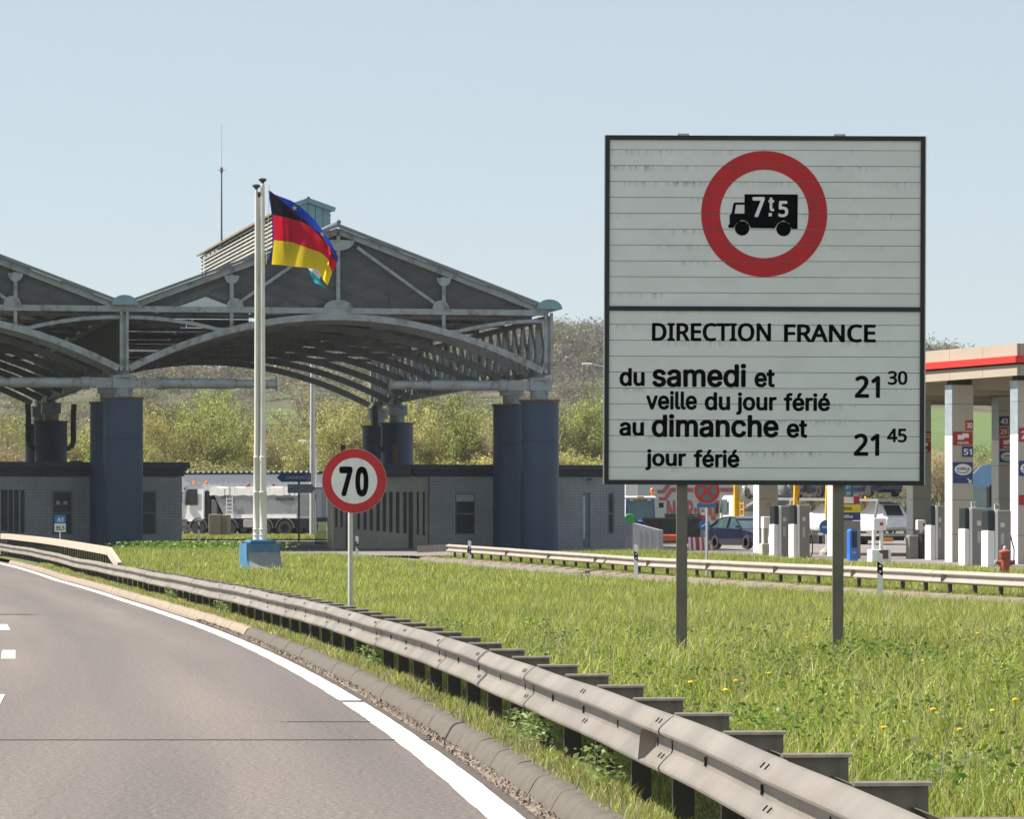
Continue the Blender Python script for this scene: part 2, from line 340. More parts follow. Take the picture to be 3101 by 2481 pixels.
# ------------------------------------------------------------------ kerbs
def kerb_run(name, label, y0, y1, step, prof, m, off, xf=XR, zf=road_z, slope=SXR):
    k = MB(); k.loft([[(d, -step/2 + .003, z) for d, z in prof], [(d, step/2 - .003, z) for d, z in prof]]); me = k.mesh('kerb_stone', m, True)
    root = bpy.data.objects.new(name, None); C.objects.link(root); root['kind'] = 'structure'; root['label'] = label
    y = y0
    while y < y1:
        o = link('kerb_stone', me, root, (float(xf(y)) + off + random.uniform(-.004, .004), y, float(zf(y)) + random.uniform(-.003, .003)))
        o.rotation_euler = (random.uniform(-.004, .004), 0, -math.atan(float(slope(y)))); y += step
    return root
kp = [(-.01, -.1), (0, .01), (.022, .05), (.045, .092), (.065, .115), (.09, .127), (.13, .134), (.175, .138), (.175, -.1)]
kgrey = M('kerb_grey', (.105, .093, .078), .9, 0, .2, 3, bump=.5, bs=14, dirt=(.04, .035, .028), da=.8, ds=(3, 3, 3))
kbeige = M('kerb_beige', (.24, .20, .155), .9, 0, .15, 3, bump=.4, bs=14, dirt=(.27, .22, .16), da=.6, ds=(3, 3, 3))
kerb_run('grey_kerb', 'grey weathered concrete kerb below the double guardrail', 10, 66.5, 1.5, kp, kgrey, -.30)
kerb_run('beige_kerb', 'pale beige kerb of short stones where the guardrail bends into shade', 67, 165, 1.0, kp, kbeige, -.30)
kpink = M('kerb_pink', (.22, .172, .14), .9, 0, .2, 3, dirt=(.13, .1, .08), da=.6, ds=(3, 3, 3))
kerb_run('slip_kerb', 'low pinkish kerb below the single guardrail by the fuel station', 80, 172, 2.0, [(0, -.1), (.02, .07), (.28, .10), (.28, -.1)], kpink, -.68, XF, lambda y: G(y) - .1, lambda y: -.184)

# grit and crumbled mortar lying in the gutter
gv_, gf_ = [], []
for i in range(3600):
    y = 18 + 60 * random.random() ** 1.6; d_ = random.choice((random.uniform(.27, .42), random.gauss(.33, .03))); s = random.uniform(.006, .02) * (1 + (y - 18) / 60); x = float(XR(y)) - d_; z = float(road_z(y)) + .006; q = len(gv_); a_ = random.uniform(0, 6.28)
    gv_ += [(x + s * math.cos(a_ + k * 2.09), y + s * 1.6 * math.sin(a_ + k * 2.09), z) for k in range(3)] + [(x + random.uniform(-.3, .3) * s, y, z + s * random.uniform(.5, 1.1))]; gf_ += [(q, q+1, q+3), (q+1, q+2, q+3), (q+2, q, q+3)]
gd = MB(); gd.v = gv_; gd.f = gf_; o = gd.build('gutter_grit', M('grit', (.16, .13, .105), .95, 0, .4, 9)); tag(o, 'crumbled grit and dirt lying in the gutter along the kerb', 'grit', kind='stuff')
# ------------------------------------------------------------------ guardrails
WP = [(-.004, .155), (.006, .153), (.018, .147), (.062, .108), (.076, .092), (.081, .078), (.076, .064), (.062, .054), (.024, .042), (.014, .034), (.012, .02), (.012, -.02), (.016, -.032), (.028, -.042), (.066, -.080), (.078, -.095), (.081, -.108), (.076, -.122), (.06, -.134), (.03, -.148), (.006, -.154), (-.004, -.155)]
def wob(y): return .006 * math.sin(y * .37) + .003 * math.sin(y * 1.3 + 1)
def rail_sections(root, ya, yb, xf, zf, side, m, sl=4.0, sub=6, bumps=1.0):
    y = ya
    while y < yb - .1:
        e = min(y + sl + .12, yb + .12); loops = []; k0 = .006 if int(round(y / sl)) % 2 else 0
        for i in range(sub + 1):
            t = y + (e - y) * i / sub; x = float(xf(t)); z = float(zf(t)) + wob(t) * bumps
            loops.append([(x - side * (d + k0), t, z - .155 + h) for d, h in WP])
        mb = MB().loft(loops, cap=False, close=False)
        me = bpy.data.meshes.new('rail_beam'); 
        back = len(mb.v); mb.v += [(v[0] + side * .006, v[1], v[2]) for v in mb.v]; mb.f += [tuple(reversed([i + back for i in f])) for f in mb.f]
        me.from_pydata(mb.v, [], mb.f); me.materials.append(m); me.shade_smooth(); me.set_sharp_from_angle(angle=R(30)); me.update()
        link('rail_beam', me, root); y += sl
def rail_top(Y): return G(Y) + .49
gr = thing('guardrail', 'double sided steel guardrail with crossbars curving along the edge of the motorway', 'guardrail')
YA, YB = 13.0, 176.0
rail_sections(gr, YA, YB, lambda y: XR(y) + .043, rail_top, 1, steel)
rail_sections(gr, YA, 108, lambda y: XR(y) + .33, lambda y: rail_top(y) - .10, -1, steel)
pm = MB(); pm.box(-.055, .055, -.004, .004, -.45, .36); pm.box(-.055, -.047, 0, .05, -.45, .36); pm.box(.047, .055, 0, .05, -.45, .36); pme = pm.mesh('post', postm)
sm_ = MB(); sm_.loft([[(x, -.04, .0), (x, .04, .0), (x, .035, .012), (x, .0, .018), (x, -.035, .012)] for x in (0, .29)]); sm_.box(0, .28, -.006, .006, -.13, 0); sm_.box(0, .29, -.03, .03, -.14, -.13); sme = sm_.mesh('crossbar', spacerm)
bme = MB().box(-.006, .006, -.010, .010, -.022, .022).mesh('bolt', boltm); sme2 = MB().box(-.05, .05, -.004, .004, -.004, .004).mesh('slot', boltm)
y = YA + .6
while y < YB:
    a = -math.atan(float(SXR(y))); x = float(XR(y)); zt = float(rail_top(y))
    link('post', pme, gr, (x + .155, y, float(G(y))), (0, 0, a)); 
    if y < 108:
        link('crossbar', sme, gr, (x + .11, y + .03, zt - .022), (0, 0, a))
    if y < 70: link('bolt', bme, gr, (x + .024, y, zt - .155 + wob(y)), (0, 0, a), (.8, 1.1, 1.0))
    if y < 60: link('bolt', bme, gr, (x + .024, y + .9, zt - .155 + wob(y)), (0, 0, a), (1, .6, .6))
    y += 2.0
y = YA + 4.06
while y < 80:                                     # paired slots at every lap joint
    for dx, dz in ((-.0235, -.028), (-.013, -.204)):
        for dy in (0, .14): 
            s_ = link('slot', sme2, gr, (float(XR(y + dy)) + dx, y + dy, float(rail_top(y + dy)) + dz + wob(y)), (0, R(-47), 0), (.30, 1.1, .8))
    y += 4.0
rp_ = MB().prism([(-.10, -.10), (.02, -.06), (.02, .055), (-.085, .06)], -.004, .004).mesh('reflector', spacerm)
for y in (21.7,): link('reflector', rp_, gr, (float(XR(y)) + .03, y, float(rail_top(y)) - .15), (0, 0, 0))

fr = thing('guardrail', 'single straight steel guardrail on short posts along the fuel station slip road', 'guardrail')
ftop = lambda y: np.interp(y, [80, 93, 111, 131, 145, 168, 175], [.70, .72, .80, .87, .99, 1.2, 1.25])
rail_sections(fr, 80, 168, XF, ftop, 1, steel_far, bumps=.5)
pf = MB(); pf.box(-.04, .04, -.06, .06, -.65, 0); pfm = pf.mesh('post', postm)
y = 81.0; i = 0
while y < 168:
    link('post', pfm, fr, (float(XF(y)) + .08, y, float(ftop(y)) - .03), (0, 0, R(10)))
    if i % 4 == 1: link('reflector', rp_, fr, (float(XF(y)) - .02, y, float(ftop(y)) - .155), (0, 0, 0), (1.2, 1, 1.2))
    y += 2.0; i += 1
em = MB(); em.beam((float(XF(168)), 168, 1.05), (float(XF(173)) - .4, 173, .98), .10, .28); em.build('end_piece', postm, fr)

# raised parapet rail where the road enters the shade
pr = thing('parapet_rail', 'raised beige box rail with a sloping end above the guardrail in the canopy shade', 'railing')
beigep = M('parapet_beige', (.47, .40, .33), .6, .1, .08, 2, dirt=(.3, .24, .18), da=.4)
def ptz(y): return float(np.interp(y, [112, 121, 146, 156, 176], [1.10, 1.225, 1.43, 1.5, 1.62]))
y = 120.5
while y < 176:
    e = y + 3.4
    MB().loft([[(float(XR(t)) + .25 + a, t, ptz(t) + b) for a, b in ((0, -.22), (.12, -.22), (.12, 0), (0, 0))] for t in (y + .03, e)]).build('rail_panel', beigep, pr); y += 3.4
MB().loft([[(float(XR(t)) + .25 + a, t, z + b) for a, b in ((0, -.24), (.12, -.24), (.12, 0), (0, 0))] for t, z in ((116.2, .82), (120.48, ptz(120.5)))]).build('sloping_end', beigep, pr)
pq = MB().box(-.03, .03, -.03, .03, -1.3, 0).mesh('post', postm)
y = 121.0
while y < 176: link('post', pq, pr, (float(XR(y)) + .42, y, ptz(y) - .05)); y += 1.1
# ------------------------------------------------------------------ big information board
SY = 48.1; bl = at(1829.5, 1467, SY); tr = at(2797.5, 410, SY)
W_, H_ = tr.x - bl.x, tr.z - bl.z
sg = thing('road_sign', 'large white plank board on two posts with lorry ban ring and DIRECTION FRANCE lettering', 'sign', (bl.x, SY, bl.z)); sg.rotation_euler = (0, R(.22), 0)
def sx(px): return (px - 1829.5) * SY / FPX
def sz(py): return (1467 - py) * SY / FPX
PH = 48.15 * SY / FPX; zt = H_
def stained_mat():
    m, n, L, p = node_mat('sign_plank', .5); tc = n.new('ShaderNodeTexCoord'); oi = n.new('ShaderNodeObjectInfo')
    ml_ = n.new('ShaderNodeMath'); ml_.operation = 'MULTIPLY'; ml_.inputs[1].default_value = 60; L.new(oi.outputs['Random'], ml_.inputs[0])
    cb_ = n.new('ShaderNodeCombineXYZ'); L.new(ml_.outputs[0], cb_.inputs[0]); L.new(ml_.outputs[0], cb_.inputs[1])
    ad = n.new('ShaderNodeVectorMath'); ad.operation = 'ADD'; L.new(tc.outputs['Object'], ad.inputs[0]); L.new(cb_.outputs[0], ad.inputs[1])
    n1 = n.new('ShaderNodeTexNoise'); n1.inputs['Scale'].default_value = 1.1; n1.inputs['Detail'].default_value = 3; L.new(ad.outputs[0], n1.inputs['Vector'])
    mp = n.new('ShaderNodeMapping'); mp.inputs['Scale'].default_value = (26, 1, 3); L.new(ad.outputs[0], mp.inputs[0]); n2 = n.new('ShaderNodeTexNoise'); n2.inputs['Scale'].default_value = 1; n2.inputs['Detail'].default_value = 5; L.new(mp.outputs[0], n2.inputs['Vector'])
    sp = n.new('ShaderNodeSeparateXYZ'); L.new(tc.outputs['Object'], sp.inputs[0]); ez = n.new('ShaderNodeMapRange'); ez.inputs[1].default_value = PH * .55; ez.inputs[2].default_value = PH; L.new(sp.outputs[2], ez.inputs[0])
    g1 = n.new('ShaderNodeMapRange'); g1.inputs[1].default_value = .52; g1.inputs[2].default_value = .72; L.new(n1.outputs[0], g1.inputs[0]); g2 = n.new('ShaderNodeMapRange'); g2.inputs[1].default_value = .45; g2.inputs[2].default_value = .68; L.new(n2.outputs[0], g2.inputs[0])
    a1 = n.new('ShaderNodeMath'); a1.operation = 'MULTIPLY'; L.new(g1.outputs[0], a1.inputs[0]); L.new(g2.outputs[0], a1.inputs[1]); a2 = n.new('ShaderNodeMath'); a2.operation = 'MULTIPLY'; L.new(a1.outputs[0], a2.inputs[0]); L.new(ez.outputs[0], a2.inputs[1])
    mx = n.new('ShaderNodeMix'); mx.data_type = 'RGBA'; mx.inputs[6].default_value = (.79, .795, .81, 1); mx.inputs[7].default_value = (.14, .14, .11, 1); L.new(a2.outputs[0], mx.inputs[0])
    n3 = n.new('ShaderNodeTexNoise'); n3.inputs['Scale'].default_value = 2.2; n3.inputs['Detail'].default_value = 6; L.new(ad.outputs[0], n3.inputs['Vector']); r3 = ramp(n, [(.3, (.90, .90, .89)), (.7, (1, 1, 1))]); L.new(n3.outputs[0], r3.inputs[0])
    m2 = n.new('ShaderNodeMix'); m2.data_type = 'RGBA'; m2.blend_type = 'MULTIPLY'; m2.inputs[0].default_value = 1; L.new(mx.outputs[2], m2.inputs[6]); L.new(r3.outputs[0], m2.inputs[7]); L.new(m2.outputs[2], p.inputs['Base Color']); return m
plank = MB().box(.02, W_ - .02, -.012, .012, .003, PH - .003).mesh('plank', stained_mat())
rows = []
z = H_ - .012 - PH * .82
while z > -.02:
    rows.append(z); z -= PH
zlow = rows[-1]
for q, z in enumerate([H_ - .012 - PH * .82] + rows[1:]):
    o = link('plank', plank, sg, (random.uniform(-.002, .002), random.uniform(-.001, .001), z))
    if q == 0: o.scale = (1, 1, .80)
    if q == len(rows) - 1 and z < .01: 
        o.location.z = .012; o.scale = (1, 1, (rows[-2] - .012) / PH)
MB().box(.03, W_ - .03, .0135, .028, .03, H_ - .03).build('blackout_sheet', chassis, sg)  # dark sheet added to keep sky light out of the plank joints
fb = M('sign_border_black', (.018, .019, .022), .45, var=.15)
for a in ((0, W_, H_ - .05, H_ + .003), (0, W_, -.003, .05), (0, .05, .05, H_ - .05), (W_ - .05, W_, .05, H_ - .05), (.05, W_ - .05, sz(941), sz(927))):
    MB().box(a[0], a[1], -.030, .02, a[2], a[3]).build('border_strip', fb, sg)
MB().box(-.012, -.001, -.03, .03, 0, H_).build('edge_profile', greypole, sg); MB().box(W_ + .001, W_ + .012, -.03, .03, 0, H_).build('edge_profile', greypole, sg)
def cut_rows(o):                                  # printed film is interrupted at the plank joints
    bm = bmesh.new(); bm.from_mesh(o.data); mw = o.matrix_basis; inv = mw.inverted()
    for z in rows:
        lo, hi = (inv @ Vector((0, 0, z - .004))), (inv @ Vector((0, 0, z + .004)))
        for c_ in (lo, hi):
            g = bm.verts[:] + bm.edges[:] + bm.faces[:]
            bmesh.ops.bisect_plane(bm, geom=g, plane_co=c_, plane_no=(0, 0, 1))
        kill = [f for f in bm.faces if lo.z < f.calc_center_median().z < hi.z]
        bmesh.ops.delete(bm, geom=kill, context='FACES')
    me = o.data.copy(); bm.to_mesh(me); bm.free(); o.data = me
rc = (sx(2311), sz(646))
k_ = SY / FPX
ring_o = MB().ring(rc, 134 * k_, 191 * k_, -.0135, 72, .002).build('red_ring', signred, sg); cut_rows(ring_o)
tl = MB()                                          # lorry pictogram, nose to the left
def pz(x, y): return (sx(1800 + x / 2.073), sz(380 + y / 2.073))
def poly(mb, pts, y0=-.0155, y1=-.0135): mb.prism([pz(*p) for p in pts], y0, y1)
poly(tl, [(935, 428), (1265, 428), (1270, 432), (1268, 645), (1232, 645), (1215, 610), (1180, 592), (1145, 610), (1125, 642), (975, 640), (955, 605), (935, 594), (935, 480)])
poly(tl, [(935, 480), (935, 594), (918, 590), (885, 610), (868, 640), (835, 640), (833, 622), (842, 618), (842, 560), (853, 552), (935, 552), (935, 494), (882, 494), (872, 552), (853, 552), (866, 484), (875, 480)])
tl.disc(pz(921, 642), 46 * k_ / 2.073 * 1.0, -.0135, 28, .002); tl.disc(pz(1181, 645), 46 * k_ / 2.073, -.0135, 28, .002)
tl.build('lorry_pictogram', blackm, sg)
def bt(s, x0, x1, base, capz, cap='H', m=blackm, bold=.026, y=-.0137):
    p0 = pz2(x0, base); p1 = pz2(x1, base); h = p0[1] * 0 + (base - capz) / 2.073 * k_
    return text(s, m, sg, p0[0], y, p0[1], h, p1[0] - p0[0], bold, 'L', cap)
def pz2(x, y): return pz(x, y)
ytmp = pz
bt('7', 985, 1062, 566, 450, '7', signwhite, .03, -.0175); bt('t', 1085, 1122, 530, 452, 't', signwhite, .03, -.0175); bt('5', 1147, 1210, 566, 473, '5', signwhite, .03, -.0175)
MB().box(pz(1087, 0)[0], pz(1107, 0)[0], -.019, -.0158, pz(0, 566)[1], pz(0, 546)[1]).build('dot', signwhite, sg)
def pz2(x, y): return (sx(1800 + x / 2.073), sz(900 + y / 2.073))
bt('DIRECTION', 357, 1105, 270, 165, 'H', bold=.028); bt('FRANCE', 1186, 1762, 274, 170, 'H', bold=.028)
bt('du', 155, 313, 553, 449, 'd', bold=.028); bt('samedi', 360, 950, 557, 424, 'd', bold=.026); bt('et', 1002, 1130, 557, 456, 't', bold=.028)
bt('veille', 322, 642, 700, 595, 'l', bold=.028); bt('du', 690, 850, 703, 599, 'd', bold=.028); bt('jour', 888, 1142, 704, 599, 'i', bold=.028); bt('férié', 1186, 1477, 706, 602, 'f', bold=.028)
bt('au', 155, 310, 866, 790, 'u', bold=.028); bt('dimanche', 358, 1155, 872, 742, 'd', bold=.026); bt('et', 1205, 1335, 874, 775, 't', bold=.028)
bt('jour', 320, 575, 1056, 958, 'i', bold=.028); bt('férié', 622, 910, 1062, 960, 'f', bold=.028)
bt('21', 1632, 1790, 622, 494, '1', bold=.028); bt('30', 1838, 1962, 540, 460, '0', bold=.028); bt('21', 1627, 1787, 986, 858, '1', bold=.028); bt('45', 1835, 1960, 902, 822, '4', bold=.028)
postg = M('sign_post_steel', (.17, .155, .13), .55, .2, .15, 2, dirt=(.1, .085, .065), da=.5, ds=(3, 3, .6))
for px in (2066, 2540):
    cx = sx(px); zb = -bl.z + float(G(SY)) - .3
    mb = MB(); mb.box(cx - .062, cx + .062, .035, .045, zb, H_ + .03); mb.box(cx - .062, cx + .062, .125, .135, zb, H_ + .03); mb.box(cx - .005, cx + .005, .044, .126, zb, H_ + .03)
    mb.box(cx - .062, cx - .05, .044, .126, zb, H_ + .03); mb.build('post', postg, sg)
    MB().box(cx - .05, cx + .05, -.01, .03, H_ + .004, H_ + .022).build('clamp', greypole, sg)

# ------------------------------------------------------------------ speed limit sign
Y70 = 63.0; c7 = at(1073, 1457, Y70); r7 = 98 * Y70 / FPX
s7 = thing('speed_sign', 'round red rimmed speed limit sign reading 70 on a grey pole behind the guardrail', 'sign', (c7.x, Y70, 0))
MB().disc((0, c7.z), r7, .012, 56, .02).build('plate', M('sign_back_grey', (.45, .45, .43), .5, .3), s7)
MB().ring((0, c7.z), r7 * .71, r7 * .985, -.0085, 72, .003).build('red_ring', M('sign_red_70', (.55, .025, .03), .45, var=.1), s7)  # the speed sign's own rim red
MB().disc((0, c7.z), r7 * .71, -.0085, 56, .002).build('face', M('sign_face_70', (.82, .82, .80), .45, var=.05, dirt=(.45, .44, .4), da=.4), s7)
hh = 196 / 2.5 * Y70 / FPX
for ch, a, b in (('7', 318, 420), ('0', 440, 540)):
    xa, xb = ((900 + q / 2.5 - 1073) * Y70 / FPX for q in (a, b)); text(ch, blackm, s7, xa, -.0112, c7.z - hh * .52, hh, xb - xa, .055, 'L', ch)
MB().cyl((-.06, .05, float(G(Y70)) - .3), (-.06, .05, c7.z + r7 * .98), .038, n=14).build('pole', M('pole_grey_light', (.55, .55, .52), .45, .2, .06), s7, smooth=True)
for dz in (-.25, .25): MB().box(-.11, -.01, .0125, .095, c7.z + dz - .02, c7.z + dz + .02).build('bracket', greypole, s7)

# ------------------------------------------------------------------ delineator posts
dwhite = M('delineator_white', (.80, .80, .78), .4, var=.04, dirt=(.5, .47, .4), da=.4)
def delineator(px, Y, label, zb=None, h=1.05, grp=None):
    x = (px - CX) * Y / FPX; z0 = float(gz(x, Y)) if zb is None else zb
    t = thing('delineator_post', label, 'post', (x, Y, z0), R(-8), grp)
    tri = [(-.06, 0), (.06, 0), (.035, .10), (-.035, .10)]
    def seg(za, zb_, sl0, sl1): return MB().loft([[(a, b, z + sl * (a / .12)) for a, b in tri] for z, sl in ((za, sl0), (zb_, sl1))])
    seg(-.25, h * .57, 0, -.09).build('lower_body', dwhite, t); seg(h * .57 + .001, h * .80, -.09, -.09).build('black_band', blackm, t); seg(h * .80 + .001, h, -.09, -.05).build('upper_body', dwhite, t)
    for z in (h * .63, h * .74):
        MB().disc((.005, z), .026, -.001, 14, .006).build('reflector', M('reflector_white', (.75, .75, .75), .15, .5), t)
delineator(2665, 90, 'white delineator post in front of the guardrail below the fuel pumps', .14)
delineator(1926, 126, 'white delineator post beside the left pole of the large board', .22)
delineator(1422, 150, 'white delineator post where the single guardrail begins', .30)
delineator(1081, 163, 'white delineator post half hidden behind the 70 sign pole', .45)
delineator(602, 250, 'thin white delineator post by the front wheel of the tipper lorry', 1.22, 1.1)

# ------------------------------------------------------------------ kilometre plate
kp_ = at(182, 1612, 163)
km = thing('kilometre_sign', 'small blue and white plate reading A1 35,5 behind the parapet rail', 'sign', (kp_.x, 163, kp_.z))
kw, kh = 34 * 163 / FPX, 52 * 163 / FPX; blu = M('sign_blue', (.03, .16, .42), .45, var=.06)
MB().box(-kw/2, kw/2, 0, .02, 0, kh * .49).build('white_plate', white, km); MB().box(-kw/2, kw/2, 0, .02, kh * .49 + .002, kh).build('blue_plate', blu, km)
text('A1', white, km, 0, -.003, kh * .60, kh * .24, align='C', bold=.03); text('35,5', blackm, km, 0, -.003, kh * .12, kh * .22, kw * .8, bold=.03, align='L').location.x = -kw * .4
MB().cyl((0, .04, -1.2), (0, .04, kh * .6), .03).build('pole', greypole, km)

# ------------------------------------------------------------------ flagpoles and flags
FY = 139.0; fk = FY / FPX
fb_ = at(788, 1745, FY)
PS = 1.0
fp = thing('flagpole_cluster', 'three white flagpoles bundled together on a flared blue concrete block', 'flagpole', (fb_.x, FY, float(G(FY)) - .05), R(17))
bluec = M('block_blue', (.05, .165, .31), .6, 0, .12, 2, dirt=(.25, .27, .27), da=.6, ds=(2, 2, 1.2)); greyc = M('block_lit_worn', (.25, .26, .27), .8, 0, .12, 3, dirt=(.16, .24, .33), da=.5, ds=(2, 2, 2))
prof = [(.6, -.2), (.6, .90), (-.42, .90), (-.42, .60)] + [(-.42 - .62 * (1 - math.cos(t)), .60 - .60 * math.sin(t)) for t in [R(a) for a in (15, 30, 45, 60, 75, 90)]]
MB().prism(prof, -.56, .58, 'x').build('block', bluec, fp, smooth=True)
MB().loft([[(s, y - .004, z + .004) for s in (-.50, .54)] for y, z in prof[3:]], cap=False, close=False).build('lit_worn_face', greyc, fp, smooth=True)  # paler flared front: caught light put into the colour, over worn blue
MB().bbox(-.42, .47, -.32, .47, .901, 1.02, .03).build('plinth', bluec, fp)
H0 = float(G(FY)) - .05
for dx, dy, top, rs in ((-.115, .05, 12.55, .86), (-.02, .12, 12.3, .8), (.075, -.03, 12.75, 1.1)):
    mb = MB(); mb.lathe([(r_ * rs, z_) for r_, z_ in [(.135, .93), (.135, 1.02), (.15, 1.03), (.135, 1.06), (.135, 1.16), (.15, 1.18), (.135, 1.22), (.135, 1.34), (.15, 1.36), (.13, 1.4), (.128, 2.55), (.135, 2.56), (.135, 2.6), (.115, 2.62), (.112, 3.7), (.12, 3.71), (.12, 3.75), (.10, 3.77), (.085, 4.4), (.075, 7.5), (.062, top - .1), (.05, top)]], 14, (dx, dy, 0))
    pl_ = mb.build('pole', polewhite, fp, smooth=True)
    MB().lathe([(.04, top), (.06, top + .04), (.13, top + .10), (.14, top + .14), (.08, top + .17), (.02, top + .18)], 14, (dx, dy, 0)).build('finial', M('finial_dark', (.05, .05, .05), .5), pl_, smooth=True)

def flag_mesh(name, lines, n, m, ydepth, Yf):
    """lines: polylines top-to-bottom in crop pixels; interpolated to a cloth grid with folds"""
    def samp(pl, t):
        d = [0]
        for a, b in zip(pl, pl[1:]): d.append(d[-1] + math.hypot(b[0]-a[0], b[1]-a[1]))
        q = t * d[-1]; return (np.interp(q, d, [p[0] for p in pl]), np.interp(q, d, [p[1] for p in pl]))
    nv = 18; V = []; uv = []
    for i in range(n + 1):
        t = i / n; col = [samp(pl, t) for pl in lines]
        for j in range(nv + 1):
            s = j / nv; kx = [k / (len(lines) - 1) for k in range(len(lines))]
            x = np.interp(s, kx, [c[0] for c in col]); y = np.interp(s, kx, [c[1] for c in col])
            p = at(700 + x / 4.79, 540 + y / 4.79, Yf); fold = ydepth(t, s)
            V.append((p.x, Yf + fold, p.z)); uv.append((t, s))
    F = [(i*(nv+1)+j, (i+1)*(nv+1)+j, (i+1)*(nv+1)+j+1, i*(nv+1)+j+1) for i in range(n) for j in range(nv)]
    me = bpy.data.meshes.new(name); me.from_pydata(V, [], F); me.materials.append(m); ul = me.uv_layers.new(name='UVMap')
    for l in me.loops: ul.data[l.index].uv = uv[l.vertex_index]
    me.shade_smooth(); me.update(); return me
def cloth(name, stops, axis=1, trans=.45):
    m, n, L, p = node_mat(name, .7); uv = n.new('ShaderNodeUVMap'); sp = n.new('ShaderNodeSeparateXYZ'); L.new(uv.outputs[0], sp.inputs[0])
    r = ramp(n, stops); r.color_ramp.interpolation = 'CONSTANT'; L.new(sp.outputs[axis], r.inputs[0]); L.new(r.outputs[0], p.inputs['Base Color'])
    t = n.new('ShaderNodeBsdfTranslucent'); L.new(r.outputs[0], t.inputs[0]); mx = n.new('ShaderNodeMixShader'); mx.inputs[0].default_value = trans
    L.new(p.outputs[0], mx.inputs[1]); L.new(t.outputs[0], mx.inputs[2]); L.new(mx.outputs[0], n['Material Output'].inputs[0]); return m
gl = [[(555,170),(640,240),(760,345),(900,470),(1100,640),(1300,850),(1400,985),(1440,1060),(1462,1140)],
      [(605,525),(790,560),(1000,620),(1150,690),(1290,800),(1400,960),(1470,1080),(1535,1230)],
      [(620,895),(750,905),(890,925),(1100,1010),(1300,1080),(1400,1160),(1425,1250),(1465,1370)],
      [(588,1250),(720,1255),(850,1275),(1120,1308),(1290,1330),(1310,1420),(1350,1500),(1400,1560)]]
fo1 = lambda t, s: .22 * math.sin(7.5 * t + 1.2 * s) * t ** .6 + .10 * math.sin(17 * t - 3 * s) * t - .55 * t * t * 0.6
gme = flag_mesh('german_flag', gl, 40, cloth('flag_black_red_gold', [(0, (.012, .011, .014)), (.333, (.75, .012, .04)), (.667, (.88, .66, .025))], 1, .62), fo1, FY - .35)
o = link('german_flag', gme); tag(o, 'black red and gold flag blowing to the right from the flagpoles', 'flag')
el = [[(530,170),(640,230),(880,320),(1040,440),(1200,590),(1330,760),(1440,920),(1545,1130)],
      [(590,560),(700,580),(900,680),(1060,780),(1200,880),(1330,1010),(1430,1100),(1540,1200)],
      [(595,1000),(700,1010),(850,1050),(1000,1090),(1150,1130),(1280,1180),(1400,1210),(1500,1260)],
      [(530,1175),(640,1150),(800,1160),(950,1200),(1100,1230),(1250,1260),(1360,1280),(1440,1320)]]
fo2 = lambda t, s: .15 * math.sin(8 * t + 1) * t + .18
ef = thing('european_flag', 'blue flag with yellow stars mostly hidden behind the black red gold flag', 'flag', (0, 0, 0))
ecl = cloth('flag_blue', [(0, (.018, .05, .42)), (1, (.018, .05, .42))], 1, .6)
link('cloth', flag_mesh('cloth', el, 36, ecl, fo2, FY - .1), ef)
gold = M('star_yellow', (.80, .62, .04), .6)
for px, py, rr in ((920, 430, 42), (1315, 810, 44), (815, 560, 40), (760, 730, 50), (1260, 985, 48), (1015, 1160, 40)):
    p = at(700 + px / 4.79, 540 + py / 4.79, FY - .1); r0 = rr / 4.79 * fk
    tt = (px - 540) / 1000
    MB().prism([((r0 if i % 2 == 0 else r0 * .4) * math.sin(i * math.pi / 5) + p.x, (r0 if i % 2 == 0 else r0 * .4) * math.cos(i * math.pi / 5) + p.z) for i in range(10)], FY - .1 + fo2(tt, 0) - .16, FY - .1 + fo2(tt, 0) - .155).build('star', gold, ef)
ll = [[(640,900),(850,960),(1050,1060),(1290,1200)], [(760,1150),(950,1190),(1110,1230),(1330,1350)], [(900,1200),(1060,1240),(1125,1320),(1270,1470)], [(1000,1230),(1100,1260),(1200,1500),(1380,1592)]]
lo_ = link('luxembourg_flag', flag_mesh('luxembourg_flag', ll, 20, cloth('flag_red_white_blue', [(0, (.6, .02, .04)), (.34, (.75, .75, .78)), (.62, (.02, .42, .58))], 1, .45), lambda t, s: .2 * math.sin(9 * t + 3 * s) * t + .35, FY))
tag(lo_, 'light blue and white flag corner hanging below the black red gold flag', 'flag')
for o_ in (gme,): pass
hal = MB(); hal.tube([at(815, 560, FY - .2), at(812, 700, FY - .2), at(806, 800, FY - .2)], .012, 6); hal.build('halyard', M('rope', (.5, .48, .42), .9), fp).matrix_parent_inverse = (Matrix.Translation(fp.location) @ Matrix.Rotation(R(17), 4, 'Z')).inverted()
# ------------------------------------------------------------------ border canopy: local frame u (across), v (along the road), z
CA = R(10.8); CO = Vector((-17.9, 195.0, 0))
def uvz(px, py, v):
    k = (px - CX) / FPX; c, s = math.cos(CA), math.sin(CA)
    u = (CO.x - k * (CO.y + v * c) - v * s) / (k * s - c); Y = CO.y + u * s + v * c
    return u, CAMZ - (py - HY) * Y / FPX
def ground_uv(u, v): return float(G(CO.y + u * math.sin(CA) + v * math.cos(CA)))
BW = 19.95; VD = 53.0; VS = [0, 3.5, 10.5, 17.5, 24.5, 31.5, 38.5, 45.5, 53.0]
cn = thing('border_canopy', 'old steel canopy of gabled arched bays on blue columns over the border crossing', 'canopy', CO, CA)
ZC, ZA, ZS, ZK = 12.0, 15.72, 9.25, 11.72
def roofz(u): return ZC - .02 + (ZA - ZC) * (1 - abs(u - BW / 2) / (BW / 2))
def archz(u): t = (u - BW / 2) / (BW / 2 - .25); return ZK - (ZK - ZS) * t * t
